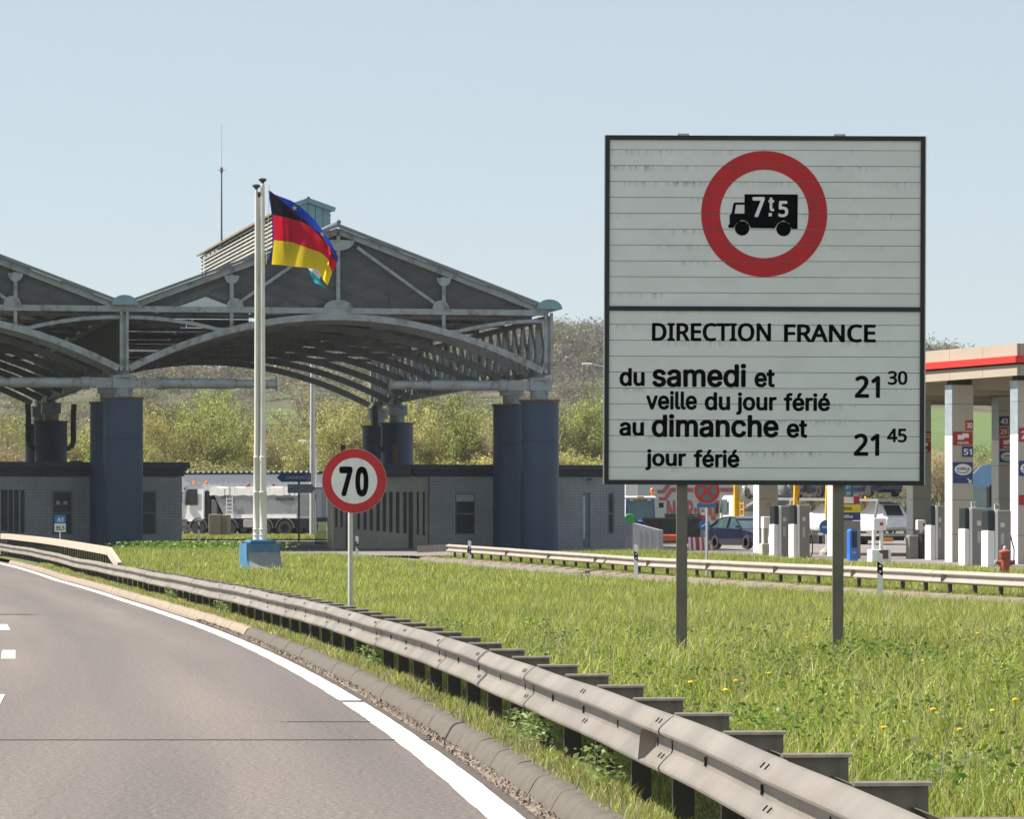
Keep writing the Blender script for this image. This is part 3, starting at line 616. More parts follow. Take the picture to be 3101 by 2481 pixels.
meshm = M('gable_mesh', (.115, .128, .142), .8, 0, .12, .6, dirt=(.19, .2, .21), da=.35, ds=(.7, .7, .25), alpha=.45)
bays = [0, -1, -2]
def put(name, mb, m, bay, smooth=False, cache={}):
    return mb.build(name, m, cn, (bay * BW, 0, 0), smooth=smooth)
def share(name, me, loc): return link(name, me, cn, loc)
gab = {}
def gable_meshes():
    h = BW / 2; L = {}
    def mk(k, mb, m): L.setdefault(k[0], []).append(mb.mesh(k[0], m))
    for a, b in (((0, h)), ((BW, h))):
        mk(('rafter',), MB().beam((a, 0, ZC + .0), (b, 0, ZA), .22, .30), canosteel)
    for a, b in (((-.3, h)), ((BW + .3, h))):
        mk(('roof_edge',), MB().beam((a, -.12, ZC + .14), (b, -.12, ZA + .26), .3, .13), roofm)
    mk(('bottom_chord',), MB().beam((0, 0, ZC), (BW, 0, ZC), .24, .27), canosteel)
    for u in (BW * .25, h, BW * .75): mk(('gable_post',), MB().beam((u, -.02, ZC + .13), (u, -.02, roofz(u) - .2), .17, .16), canosteel)
    for sgn in (-1, 1): mk(('diagonal',), MB().beam((h + sgn * .9, -.04, ZA - .75), (h + sgn * 4.7, -.04, ZC + .3), .10, .14), canosteel)
    def half(c, z, r, hgt, down): 
        pts = [(c + r * math.cos(t), z + (-1 if down else 1) * hgt * math.sin(t)) for t in [math.pi * i / 14 for i in range(15)]]
        return MB().prism([(c + (x_ - c) * .72, z + (z_ - z) * .8) for x_, z_ in pts], -.15, -.125)
    for a in ((h, ZA - .42, 1.05, .62, True), (h, ZC + .13, .95, .48, False), (BW * .25, roofz(BW * .25) - .25, .48, .5, True), (BW * .75, roofz(BW * .75) - .25, .48, .5, True), (BW * .25 + .15, ZC + .13, .55, .52, False), (BW * .75 - .15, ZC + .13, .55, .52, False)):
        mk(('gusset',), half(*a), canosteel)
    for i in range(8):
        ua, ub = .25 + (BW - .5) * i / 8, .25 + (BW - .5) * (i + 1) / 8; mid = [ua] + ([h] if ua < h < ub else []) + [ub]
        mk(('mesh_panel',), MB().prism([(ua + .01, ZC + .13), (ub - .01, ZC + .13)] + [(u_, roofz(u_) - .16) for u_ in reversed(mid)], .13, .15), meshm)
    for u in (BW * .25, BW * .75): mk(('hanger',), MB().beam((u, 0, archz(u) + .1), (u, 0, ZC - .13), .16, .14), canosteel)
    for sgn, u0 in ((1, .15), (-1, BW - .15)):
        pts = [(u0 + sgn * 5.6 * t, .02, 11.62 - .95 * t * t * (1 if t < 1 else 1)) for t in [i / 12 for i in range(13)]]
        pts = [(p[0], p[1], max(p[2], archz(p[0]) + .05)) for p in pts]
        mk(('brace_arc',), MB().sweep(pts, .14, .17), canosteel)
    return L
GM = gable_meshes()
arcme = MB().sweep([(u, 0, archz(u)) for u in np.linspace(.25, BW - .25, 33)], .26, .30).mesh('arch_rib', canosteel)
arcme2 = MB().sweep([(u, 0, archz(u)) for u in np.linspace(.25, BW - .25, 33)], .22, .34).mesh('arch_rib', canorib)
rafme = MB().beam((.1, 0, ZC + .1), (BW / 2, 0, ZA), .16, .26).beam((BW - .1, 0, ZC + .1), (BW / 2, 0, ZA), .16, .26).mesh('inner_rafter', canorib)
tieme = MB().beam((.1, 0, ZC - .1), (BW - .1, 0, ZC - .1), .16, .18).mesh('inner_tie', canorib)
NS = 7; panels = {}
for side in (0, 1):
    for i in range(NS):
        ua = (BW / 2) * i / NS; ub = (BW / 2) * (i + 1) / NS + .08
        if side: ua, ub = BW - ua, BW - ub
        panels[(side, i)] = MB().loft([[(u_, vv, roofz(u_) + dz + .035 * (i % 2)) for u_, dz in ((ua, .12), (ub, .12), (ub, .15), (ua, .15))] for vv in (.0, 6.97)]).mesh('roof_panel', roofm)
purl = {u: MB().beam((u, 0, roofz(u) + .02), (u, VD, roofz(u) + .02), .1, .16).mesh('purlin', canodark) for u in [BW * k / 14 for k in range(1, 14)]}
# lower ceiling boards hung between the ribs
ceil = []
for i in range(9):
    ua = 1.4 + (BW - 2.8) * i / 9; ub = 1.4 + (BW - 2.8) * (i + 1) / 9 - .10
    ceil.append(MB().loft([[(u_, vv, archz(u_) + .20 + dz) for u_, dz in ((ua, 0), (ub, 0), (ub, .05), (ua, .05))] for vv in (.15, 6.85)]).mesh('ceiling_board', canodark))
for b in bays:
    off = b * BW
    for nm, L in GM.items():
        for me in L: share(nm, me, (off, 0, 0))
    for i, v in enumerate(VS):
        share('arch_rib', arcme if i < 1 else arcme2, (off, v, 0))
        if i: share('inner_rafter', rafme, (off, v, 0)); share('inner_tie', tieme, (off, v, 0))
    for u, me in purl.items(): share('purlin', me, (off, 0, 0))
    for j in range(8):
        v0 = -.3 + j * 6.67
        for key, me in panels.items():
            if b == 0 and j >= 4 and key in ((0, 4), (0, 5)): continue      # sheets missing beside the lantern
            o = share('roof_panel', me, (off, v0, 0)); o.scale = (1, 6.62 / 6.97, 1)
        for i, me in enumerate(ceil):
            if 1 <= i <= 5 and random.random() < .8: share('ceiling_board', me, (off, v0 + .2, random.uniform(-.02, .02)))
# weatherboards across the far gable
zb0 = ZS + .25
while zb0 < 14.6:
    if zb0 < ZK + .1:
        t_ = math.sqrt(max(0, (ZK + .25 - zb0) / (ZK - ZS))) * (BW / 2 - .25); spans = [(.3, BW / 2 - t_)]
    else:
        r_ = 0 if zb0 < ZC else (zb0 - ZC) / (ZA - ZC) * BW / 2; spans = [(r_ + .4, 12.5)]
    for ua, ub in spans:
        if ub - ua < .6: continue
        n_ = max(1, int((ub - ua) / 3.2))
        for q in range(n_):
            a_, b_ = ua + (ub - ua) * q / n_, ua + (ub - ua) * (q + 1) / n_ - .03
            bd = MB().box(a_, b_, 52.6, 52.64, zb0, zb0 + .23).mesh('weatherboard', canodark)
            for b in (0, -1):
                if random.random() < .88: share('weatherboard', bd, (b * BW, 0, random.uniform(-.01, .01)))
    zb0 += .25
# valley barrels, edge trusses
barrel = MB().loft([[(.62 * math.cos(t), vv, 0.46 * math.sin(t)) for t in [math.pi * i / 12 for i in range(13)]] for vv in (-.35, VD)]).mesh('valley_cover', teal)
vpost = MB().beam((-.14, -.02, ZS - .1), (-.14, -.02, ZC), .13, .12).beam((.14, -.02, ZS - .1), (.14, -.02, ZC), .13, .12).mesh('valley_post', canosteel)
tch = MB().beam((0, 0, ZS), (0, VD, ZS), .3, .28).beam((0, 0, 11.75), (0, VD, 11.75), .3, .22).mesh('truss_chord', canorib)
tv = MB().beam((0, 0, ZS), (0, 0, 11.7), .15, .15).mesh('truss_post', canosteel); tvw = MB().beam((0, 0, ZS), (0, 0, 11.7), .34, .20).mesh('truss_plate', canosteel)
bv = VD / 25
td1 = MB().beam((0, 0, ZS), (0, bv, 11.7), .10, .14).mesh('truss_diagonal', canorib); td2 = MB().beam((.06, bv, ZS), (.06, 0, 11.7), .10, .14).mesh('truss_diagonal', canorib)
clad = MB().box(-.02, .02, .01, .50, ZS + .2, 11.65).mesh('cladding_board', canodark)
for u in (BW, 0, -BW):
    share('valley_cover', barrel, (u, 0, ZC + .17)); share('valley_post', vpost, (u, -.1, 0)); share('truss_chord', tch, (u, 0, 0))
    if u == BW:
        for i in range(26):
            share('truss_plate' if i % 4 == 1 else 'truss_post', tvw if i % 4 == 1 else tv, (u, i * bv + .02, 0))
            if i < 25: share('truss_diagonal', td1, (u, i * bv, 0)); share('truss_diagonal', td2, (u, i * bv, 0))
    else:
        for i in range(104):
            if random.random() < .96: share('cladding_board', clad, (u - .1, i * .51, 0))
        for i in range(0, 26, 3): share('truss_post', tv, (u, i * bv + .02, 0))
# columns with bearing heads and side tubes
def octo(r, n=24): return [(r * math.cos(i * 2 * math.pi / n), r * math.sin(i * 2 * math.pi / n)) for i in range(n)]
oc = MB().loft([[(x, y, z) for x, y in octo(r)] for r, z in ((.91, -.4), (.91, 5.15), (.895, 5.16), (.895, 5.19), (.91, 5.2), (.91, 7.05))]).mesh('column', blue, True)
capm = MB().loft([[(x, y, z) for x, y in octo(.97)] for z in (7.055, 7.14)]).mesh('column_cap', rust)
colm = MB().cyl((0, 0, 7.14), (0, 0, 7.56), .44, n=20).mesh('collar', canosteel, True)
crs = MB().box(-.52, .52, -.42, .42, 7.56, 8.06).cyl((0, 0, 8.06), (0, 0, 8.16), .6, n=16).cyl((0, 0, 8.16), (0, 0, 8.55), .28, n=12).mesh('bearing_head', canosteel)
tubL = MB().box(.53, 1.55, -.3, .3, 7.58, 8.04).cyl((1.55, 0, 7.8), (1.95, 0, 7.8), .30, n=18).cyl((1.95, 0, 7.8), (5.2, 0, 7.8), .245, n=18).cyl((5.2, 0, 7.8), (7.1, 0, 7.8), .20, n=18).cyl((7.1, 0, 7.8), (7.15, 0, 7.8), .30, n=18).mesh('side_tube', canosteel, True)
boltme = MB().cyl((0, -.32, 0), (0, -.30, 0), .03, n=6).mesh('bolt', rust)
drain = MB().tube([(1.3, 0, 8.1), (1.25, 0, 7.5), (1.25, 0, 5.9), (1.1, 0, 5.65), (.9, 0, 5.6)], .16, 10).mesh('drain_pipe', canodark)
for u in (.0, BW - .35, -BW):
    for v in (.3, 7.3, 42.0, 49.0):
        zb = .78 + (.0 if v < 20 else .0)
        c_ = link('column', oc, cn, (u, v, zb)); link('column_cap', capm, c_); link('collar', colm, c_); h_ = link('bearing_head', crs, c_)
        if v == .3:
            if u < BW - 1: t_ = link('side_tube', tubL, c_); [link('bolt', boltme, c_, (a * sg_, 0, z)) for a in (.62, .8, 1.3, 1.45) for z in (7.66, 7.96) for sg_ in (-1, 1)]
            t_ = link('side_tube', tubL, c_); t_.rotation_euler = (0, 0, math.pi)
        if v == 42.0:
            d_ = link('drain_pipe', drain, c_); d_.rotation_euler = (0, 0, math.pi)
            if u < 1: link('drain_pipe', drain, c_)
# ridge lantern with louvres
lan = bpy.data.objects.new('ridge_lantern', None); C.objects.link(lan); lan.parent = cn; lan.location = (BW / 2, 0, 0); lan['label'] = 'long louvred ridge lantern with teal end panels'
V0, V1, HWD, ZL0, ZL1, ZLR = 10.0, 46.0, 1.12, 15.4, 17.5, 17.9
lou = M('louvre_white', (.40, .39, .35), .6, 0, .1, 1, dirt=(.3, .28, .2), da=.5, ds=(.6, .6, 3)); moss = M('mossy_edge', (.17, .135, .075), .95, 0, .35, 3, bump=.5)
MB().box(-HWD + .2, HWD - .2, V0 + .2, V1 - .2, ZL0, ZL1 - .1).build('blackout_core', canodark, lan)  # added dark core, makes the gaps between slats look shaded
for i in range(10):
    z = ZL0 + .18 + i * .205
    for s_ in (-1, 1): MB().beam((s_ * HWD, V0 + .1, z), (s_ * HWD, V1, z), .045, .08).build('louvre_slat', lou, lan)
for i in range(19):
    for s_ in (-1, 1): MB().box(s_ * (HWD - .10) - .035, s_ * (HWD - .10) + .035, V0 + .1 + i * 1.99, V0 + .17 + i * 1.99, ZL0, ZL1).build('louvre_post', lou, lan)
for i in range(6):
    a = -HWD + i * 2 * HWD / 6; b_ = a + 2 * HWD / 6 - .025; zz = lambda u: ZLR - (ZLR - ZL1) * abs(u) / HWD - .05
    MB().prism([(a, ZL0), (b_, ZL0), (b_, zz(b_)), (a, zz(a))], V0 - .02, V0 + .03).build('end_panel', teal, lan)
for s_ in (-1, 1):
    MB().beam((s_ * (HWD + .2), V0 - .16, ZL1 - .02), (0, V0 - .16, ZLR + .03), .06, .22).build('barge_board', teal, lan)
    MB().loft([[(s_ * (HWD + .22), v, ZL1 - .02), (0, v, ZLR + .05), (0, v, ZLR + .12), (s_ * (HWD + .22), v, ZL1 + .08)] for v in (V0 - .13, V1 + .2)]).build('lantern_roof', moss if s_ < 0 else roofm, lan)
MB().cyl((0, V0 - .2, ZLR + .12), (0, V1, ZLR + .12), .09, n=8).build('ridge_cap', roofm, lan)
for b in bays: link('ridge_cap', MB().cyl((BW / 2, -.28, ZA + .40), (BW / 2, VD, ZA + .40), .11, n=8).mesh('ridge_cap', roofm), cn, (b * BW, 0, 0))

# ------------------------------------------------------------------ customs buildings
def tile_mat(name, c, grout, scl=7.0, offs=0.0, bw=.5):
    m, n, L, p = node_mat(name, .35); tc = n.new('ShaderNodeTexCoord'); mp = n.new('ShaderNodeMapping'); mp.inputs['Rotation'].default_value = (R(90), 0, 0)
    L.new(tc.outputs['Object'], mp.inputs[0]); b = n.new('ShaderNodeTexBrick'); b.offset = offs; b.inputs['Scale'].default_value = scl; b.inputs['Brick Width'].default_value = bw if offs else 1.0; b.inputs['Row Height'].default_value = .25 if offs else 1.0
    b.inputs['Mortar Size'].default_value = .045 if not offs else .015; b.inputs['Color1'].default_value = tuple(c) + (1,); b.inputs['Color2'].default_value = tuple(x * .88 for x in c) + (1,); b.inputs['Mortar'].default_value = tuple(grout) + (1,)
    L.new(mp.outputs[0], b.inputs['Vector']); nz = n.new('ShaderNodeTexNoise'); nz.inputs['Scale'].default_value = .8; L.new(tc.outputs['Object'], nz.inputs['Vector'])
    mx = n.new('ShaderNodeMix'); mx.data_type = 'RGBA'; mx.blend_type = 'MULTIPLY'; mx.inputs[0].default_value = .5; L.new(b.outputs[0], mx.inputs[6]); r = ramp(n, [(.3, (.7, .7, .7)), (.7, (1.1, 1.1, 1.1))]); L.new(nz.outputs[0], r.inputs[0]); L.new(r.outputs[0], mx.inputs[7]); L.new(mx.outputs[2], p.inputs['Base Color'])
    return m
tiles = tile_mat('wall_tiles', (.30, .32, .34), (.10, .11, .12)); bricks = tile_mat('slit_wall_bricks', (.34, .33, .28), (.20, .19, .16), 4.0, .5)
frm = M('window_frame', (.13, .17, .18), .5); blind = M('window_blind', (.35, .40, .40), .7)
def window(root, a, b, z0, z1, y, sill=True, mid=.5, blindh=0):
    wn = bpy.data.objects.new('window', None); C.objects.link(wn); wn.parent = root
    f = .07; zm = z0 + (z1 - z0) * mid
    for q in ((a, a + f, z0, z1), (b - f, b, z0, z1), (a + f, b - f, z0, z0 + f), (a + f, b - f, z1 - f, z1), (a + f, b - f, zm - f / 2, zm + f / 2)): MB().box(q[0], q[1], y - .05, y + .04, q[2], q[3]).build('frame', frm, wn)
    MB().box(a + f, b - f, y - .015, y, z0 + f, zm - f / 2).build('pane', glass, wn); MB().box(a + f, b - f, y - .015, y, zm + f / 2, z1 - f).build('pane', glass, wn)
    if blindh: MB().box(a + f, b - f, y - .025, y - .016, z1 - f - blindh, z1 - f).build('blind', blind, wn)
def eave(root, u0, u1, v0, v1, zt, zb):
    n_ = 5; hs = (zt - zb)
    MB().box(u0 - .35, u1 + .35, v0 - .35, v1, zt - hs * .42, zt).build('fascia', navy, root)
    for i in range(3): MB().box(u0 - .22 + i * .06, u1 + .22 - i * .06, v0 - .22 + i * .06, v1, zt - hs * (.42 + .18 * (i + 1)) + .0, zt - hs * (.42 + .18 * i) - .025).build('eave_band', navy, root)
# left building: front plane v = 8.6
vb = 8.6
def U(px): return uvz(px, HY, vb)[0]
def Z(py, px): return uvz(px, py, vb)[1]
lb = thing('customs_office', 'long grey tiled customs office under the canopy behind the left blue column', 'building', CO, CA)
zt, zb_ = Z(1400, 300), Z(1444, 300); g0 = .55
uR = U(551); uL = -17.0
wx = [(U(158), U(221), Z(1661 - 40, 190), Z(1487, 190)), (U(432) - .35, U(473), Z(1621, 450), Z(1487, 450))]
def wall_with_holes(root, name, u0, u1, z0, z1, v0, v1, holes, m):
    holes = sorted(holes); x = u0
    for a, b, c, d in holes:
        MB().box(x, a, v0, v1, z0, z1).build(name, m, root); MB().box(a, b, v0, v1, z0, c).build(name, m, root); MB().box(a, b, v0, v1, d, z1).build(name, m, root); x = b
    MB().box(x, u1, v0, v1, z0, z1).build(name, m, root)
slits = [(U(q), U(q) + .16, Z(1608, 60) - .0, Z(1484, 60)) for q in (3, 13)] + [(U(q), U(q) + w_, Z(1615, 60), Z(1484, 60)) for q, w_ in ((26, .22), (43, .22), (62, .2))]
slits = [s for s in slits]
wall_with_holes(lb, 'wall', uL, uR, g0, zb_, vb, vb + .25, wx + slits, tiles)
MB().box(uR - .25, uR, vb + .25, vb + 7, g0, zb_).build('wall', tiles, lb); MB().box(uL, uR - .25, vb + 6.7, vb + 7, g0, zb_).build('wall', tiles, lb); MB().box(uL, uL + .25, vb + .25, vb + 6.7, g0, zb_).build('wall', tiles, lb)
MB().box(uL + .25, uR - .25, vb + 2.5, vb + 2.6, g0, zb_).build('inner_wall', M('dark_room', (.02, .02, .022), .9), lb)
for q in wx: window(lb, q[0], q[1], q[2], q[3], vb + .08)
for a, b, c, d in slits: MB().box(a, b, vb + .12, vb + .14, c, d).build('slit_pane', glass, lb)
eave(lb, uL, uR, vb, vb + 7.3, zt, zb_)
MB().box(U(225) , U(262), vb + 2, vb + 2.8, zt + .03, zt + .10).build('roof_vent', navy, lb)
for q in (176, 198):
    p = uvz(q, 1523, vb + .0); MB().box(p[0] - .09, p[0] + .09, vb + .05, vb + .062, p[1] - .1, p[1] + .08).build('notice', M('paper_notice', (.45, .4, .36), .8), lb)
# right building: front plane v = 9.2
vb = 9.2
rb = thing('customs_office', 'grey tiled customs office with a slit windowed wall behind the right blue columns', 'building', CO, CA)
zt, zb_ = Z(1408, 1400), Z(1444, 1400); uA, uB, uC = U(1011), U(1300), U(1892)
w1 = (U(1378), U(1440), Z(1620, 1400), Z(1494, 1400)); w2 = (U(1765), U(1787), Z(1700, 1780), Z(1493, 1780)); w3 = (U(1840), U(1860), Z(1618, 1850), Z(1493, 1850))
wall_with_holes(rb, 'wall', uB, uC, g0, zb_, vb, vb + .25, [w1, w2, w3], tiles)
sl_ = []
for q, wq in ((1016, 7), (1032, 7), (1083, 8), (1102, 9), (1121, 9), (1141, 10), (1160, 10), (1180, 10), (1200, 11), (1222, 11), (1263, 7), (1281, 7)):
    t_ = (q - 1016) / 265; sl_.append((U(q), U(q + wq), Z(1597 + 25 * t_, q), Z(1490, q)))
wall_with_holes(rb, 'slit_wall', uA, uB - .02, g0, zb_, vb + .12, vb + .40, sl_, bricks)
for a, b, c, d in sl_: MB().box(a, b, vb + .30, vb + .32, c, d).build('slit_pane', glass, rb)
for q in (1049, 1239): MB().box(U(q), U(q + 12), vb + .06, vb + .2, g0, Z(1490, q)).build('pier', navy, rb)
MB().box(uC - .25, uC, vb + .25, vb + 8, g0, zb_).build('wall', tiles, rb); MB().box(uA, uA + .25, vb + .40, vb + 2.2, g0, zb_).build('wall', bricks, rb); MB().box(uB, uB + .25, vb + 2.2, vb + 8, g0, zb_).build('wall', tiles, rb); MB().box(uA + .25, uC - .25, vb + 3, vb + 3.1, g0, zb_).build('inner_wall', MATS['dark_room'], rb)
window(rb, *w1, vb + .08, mid=.5, blindh=.35)
dr = bpy.data.objects.new('door', None); C.objects.link(dr); dr.parent = rb
MB().box(w2[0], w2[1], vb + .06, vb + .1, w2[2], w2[3]).build('leaf', frm, dr); MB().box(w2[0] + .03, w2[0] + .12, vb + .045, vb + .059, w2[2] + 1.1, w2[3] - .15).build('pane', M('door_glass_bright', (.5, .55, .55), .2), dr)
window(rb, *w3, vb + .08)
eave(rb, uB - .6, uC, vb, vb + 8.3, zt, zb_); MB().box(uA - .1, uB - .98, vb - .32, vb + 2.3, zb_ + .06, zt - .01).build('fascia', navy, rb); MB().box(uA - .02, uB - .85, vb - .1, vb + 2.25, zb_ - .0, zb_ + .055).build('eave_band', navy, rb)
MB().box(U(1777), U(1790), vb - .25, vb - .05, Z(1455, 1780), Z(1450, 1780)).build('wall_lamp', chassis, rb)
for q, t_, b_ in ((1039, 1348, 1412), (1196, 1348, 1412)):
    a = uvz(q, t_, 12); b2 = uvz(q, 1408, 12); MB().cyl((a[0], 12, zt - .1), (a[0], 12, a[1]), .12, n=10).build('flue', rust if q > 1100 else navy, rb)

# blue gate, planter, lamp masts, antenna
gt = at(953, 1650, 221); gk = 221 / FPX
ga = thing('gate', 'blue steel gate of narrow upright bars beside the slit windowed wall', 'gate', (gt.x, 221, gt.z), R(12)); gblue = M('gate_blue', (.05, .13, .22), .5)
gw, gh = 37 * gk, 173 * gk
for z in (.02, gh - .06): MB().box(0, gw, -.03, .03, z, z + .06).build('rail', gblue, ga)
for i in range(12): MB().box(i * gw / 12, i * gw / 12 + .028, -.02, .02, .08, gh - .06).build('bar', gblue, ga)
cb = at(666, 1620, 258); ck = 258 / FPX
blk = MB().bbox(-29 * ck, 10 * ck, -.5, .5, -.3, 62 * ck, .03).bbox(10 * ck + .005, 29 * ck, -.45, .45, -.3, 60 * ck, .03).build('concrete_block', M('exposed_aggregate', (.30, .25, .21), .95, 0, .3, 14, bump=.8, bs=30), None, (cb.x, 258, cb.z), (0, 0, R(-10)))
tag(blk, 'rough square concrete block in front of the tipper lorry wheels', 'block')
lp = at(946, 1630, 262)
lm = thing('light_mast', 'tall tapered grey mast standing behind the blue arrow sign', 'lamp', (lp.x, 262, lp.z))
MB().cyl((0, 0, -.3), (0, 0, 12.6), .19, .13, 10).build('mast', greypole, lm, smooth=True); MB().beam((-1.2, 0, 12.5), (1.2, 0, 12.6), .08, .08).build('arm', greypole, lm)
for s_ in (-1, 1): MB().bbox(s_ * 1.2 - .35, s_ * 1.2 + .35, -.15, .15, 12.4, 12.55, .04).build('lamp_head', greypole, lm)
an = at(671, 742, 231)
am = thing('antenna_mast', 'thin tall whip antenna fixed on top of the louvred canopy roof', 'antenna', an)
za = at(671, 377, 231).z - an.z; zm = at(671, 515, 231).z - an.z
adk = M('antenna_dark', (.09, .10, .11), .5, .3)
MB().cyl((0, 0, -.2), (0, 0, zm), .055, .035, 8).build('mast', adk, am); MB().cyl((0, 0, zm), (0, 0, za), .022, .012, 6).build('whip', greypole, am)
MB().cyl((0, 0, zm - .15), (0, 0, zm + .15), .07, n=8).beam((-.18, 0, zm), (.18, 0, zm), .03, .03).build('bracket', adk, am)
def street_lamp(px, py, Y, label, arm=-1.0, hz=None, zb=1.2):
    p = at(px, py, Y); t = thing('street_lamp', label, 'lamp', (p.x, Y, zb)); h = p.z - zb
    MB().cyl((0, 0, -.2), (0, 0, h - .5), .07, .045, 8).build('pole', greypole, t)
    MB().tube([(0, 0, h - .5), (arm * .25, 0, h - .15), (arm, 0, h)], .035, 6).build('arm', greypole, t)
    MB().bbox(arm - .55 if arm < 0 else arm, arm if arm < 0 else arm + .55, -.12, .12, h - .05, h + .07, .03).build('lamp_head', white, t)
street_lamp(958, 1337, 300, 'small curved street lamp in front of the willow trees', -.7)
street_lamp(1848, 1104, 224, 'street lamp with a white head reaching out behind the large board', -.95, zb=.95)
# ------------------------------------------------------------------ vehicles
vwhite = M('vehicle_white', (.74, .74, .72), .35, 0, .05, 1, dirt=(.45, .42, .36), da=.35, ds=(1, 1, 1.5), coat=.3)
silver = M('tipper_silver', (.30, .325, .35), .35, .35, .08, 1, dirt=(.34, .33, .31), da=.4, ds=(.8, .8, 2)); tarp = M('tarp_white', (.70, .70, .68), .8, 0, .08, 4, bump=.7, bs=6, dirt=(.5, .49, .45), da=.5, ds=(4, 4, 1))
orange = M('beacon_orange', (.80, .22, .02), .3); yellow = M('yellow_paint', (.72, .40, .015), .45, var=.08); redp = M('red_paint', (.52, .02, .02), .45); nblue = M('car_navy', (.008, .011, .03), .25, .1, .1, coat=.5)
def wheel_meshes(r, wd):
    t = MB().lathe([(r * .58, -wd/2), (r * .93, -wd/2), (r, -wd/2 + .06), (r, wd/2 - .06), (r * .93, wd/2), (r * .58, wd/2), (r * .58, -wd/2)], 24).mesh('tyre', rubber, True)
    q = MB().lathe([(.02, -wd/2 + .10), (r * .16, -wd/2 + .02), (r * .24, -wd/2 + .03), (r * .3, -wd/2 + .12), (r * .5, -wd/2 + .10), (r * .58, -wd/2 + .01), (r * .58, wd/2 - .05), (.02, wd/2 - .05)], 20)
    for k in range(8): a = k * math.pi / 4; q.cyl((r * .4 * math.cos(a), r * .4 * math.sin(a), -wd/2 + .06), (r * .4 * math.cos(a), r * .4 * math.sin(a), -wd/2 + .14), .03, n=6)
    return t, q.mesh('rim', rim)
def wheels(root, xs, ys_, r, wd=.3, name='wheel'):
    t, q = wheel_meshes(r, wd)
    for x in xs:
        for y_, s_ in ((ys_[0], 1), (ys_[1], -1)):
            w_ = bpy.data.objects.new(name, None); C.objects.link(w_); w_.parent = root; w_.location = (x, y_, r); w_.rotation_euler = (R(90) if s_ < 0 else R(-90), 0, 0)
            link('tyre', t, w_); link('rim', q, w_)
def arch(root, x, r, y0, y1, m):
    pts = [(x + (r + .10) * math.cos(a), r + (r + .10) * math.sin(a)) for a in np.linspace(0.0, math.pi, 11)] + [(x + (r + .16) * math.cos(a), r + (r + .16) * math.sin(a)) for a in np.linspace(math.pi, 0.0, 11)]
    MB().prism(pts, y0, y1).build('mudguard', m, root)
# --- tipper lorry; local -x is forward, -y faces the road
tp = at(573, 1622, 282); TK = 282 / FPX
tr_ = thing('tipper_lorry', 'white four axle tipper lorry with silver body and white rolled tarpaulin', 'lorry', (tp.x, 282, 1.47), R(-24))
S_ = lambda px: (px - 573) * TK / math.cos(R(24)); Zt = lambda py: (1622 - py) * TK
MB().box(.5, 8.3, -.45, .45, .62, .98).build('chassis', chassis, tr_); MB().box(1.75, 8.7, -.95, .95, .50, 1.15).build('underbody', chassis, tr_)
cab = [(.02, .65), (.0, 1.1), (.10, 1.7), (.32, 2.95), (.45, 3.33), (.7, 3.42), (1.62, 3.42), (1.72, 3.3), (1.72, 1.15), (1.55, 1.0), (.35, .98)]
MB().loft([[(x + dx, yy, z) for x, z in cab] for yy, dx in ((-1.15, .05), (-1.22, 0), (1.22, 0), (1.15, .05))]).build('cab', vwhite, tr_)
for yy in (-1.235, 1.222): MB().prism([(.36, 2.05), (.44, 2.95), (.55, 3.1), (1.28, 3.1), (1.28, 2.05)], yy, yy + .013).build('side_window', glass, tr_)
MB().prism([(.10, 2.1), (.33, 2.98), (.35, 2.98), (.14, 2.1)], -1.0, 1.0).build('windscreen', glass2, tr_)
[MB().box(*q).build('step', M('plastic_grey', (.10, .10, .10), .7), tr_) for q in ((.05, .5, -1.24, -.9, .75, 1.0), (.05, .45, -1.26, -1.0, 1.05, 1.12), (.05, .45, -1.26, -1.0, .45, .52))]
MB().box(-.05, .05, -1.2, 1.2, .35, 1.0).build('bumper', vwhite, tr_)
MB().box(.12, .2, -1.5, -1.3, 2.2, 2.9).beam((.3, -1.2, 2.85), (.15, -1.42, 2.85), .04, .04).build('mirror', chassis, tr_)
MB().prism([(.2, 3.15), (.45, 3.34), (.5, 3.3), (.28, 3.05)], -1.15, 1.15).build('sun_visor', chassis, tr_)
for x in (.75, 1.7): MB().lathe([(.09, 3.44), (.09, 3.60), (.06, 3.66), (.02, 3.67)], 12, (x, -.7, 0)).build('beacon', orange, tr_)
MB().bbox(1.74, 2.2, -1.05, 1.05, 1.2, 3.0, .05).build('air_intake', chassis, tr_); MB().bbox(2.25, 2.7, -1.1, -.5, 1.2, 2.4, .04).build('hydraulic_tank', M('plastic_grey', (.10, .10, .10), .7), tr_)
x0, x1 = S_(675), 8.75
MB().loft([[(a, yy * 1.0, 1.32), (b, yy, 1.32), (c_, yy * 1.12, 2.75), (d_, yy * 1.12, 2.75)] for a, b, c_, d_, yy in ((x0 + .75, x1 - .1, x1 + .15, x0 + .05, -1.08), (x0 + .75, x1 - .1, x1 + .15, x0 + .05, 1.08))]).build('tipper_body', silver, tr_)
MB().box(x0 + .8, x1 - .15, -1.16, 1.16, 1.16, 1.42).build('body_skirt', vwhite, tr_)
tb = MB()
for k in range(18):
    a = x0 - .25 + k * (x1 + .35 - x0) / 18; b_ = a + (x1 + .35 - x0) / 18
    tb.prism([(a, 2.68 + .04 * math.sin(k * 2.1)), (b_, 2.68 + .04 * math.sin(k * 2.1 + 2.1)), (b_, 3.22 + .05 * math.sin(k * 1.7 + 1.7)), (a, 3.22 + .05 * math.sin(k * 1.7))], -1.27 - .03 * math.sin(k), 1.27)
tb.build('tarpaulin', tarp, tr_)
ld = MB(); 
for xx in (0, .42): ld.beam((x0 + 1.05 + xx, -1.3, 1.3), (x0 + 1.05 + xx, -1.3, 2.6), .04, .04)
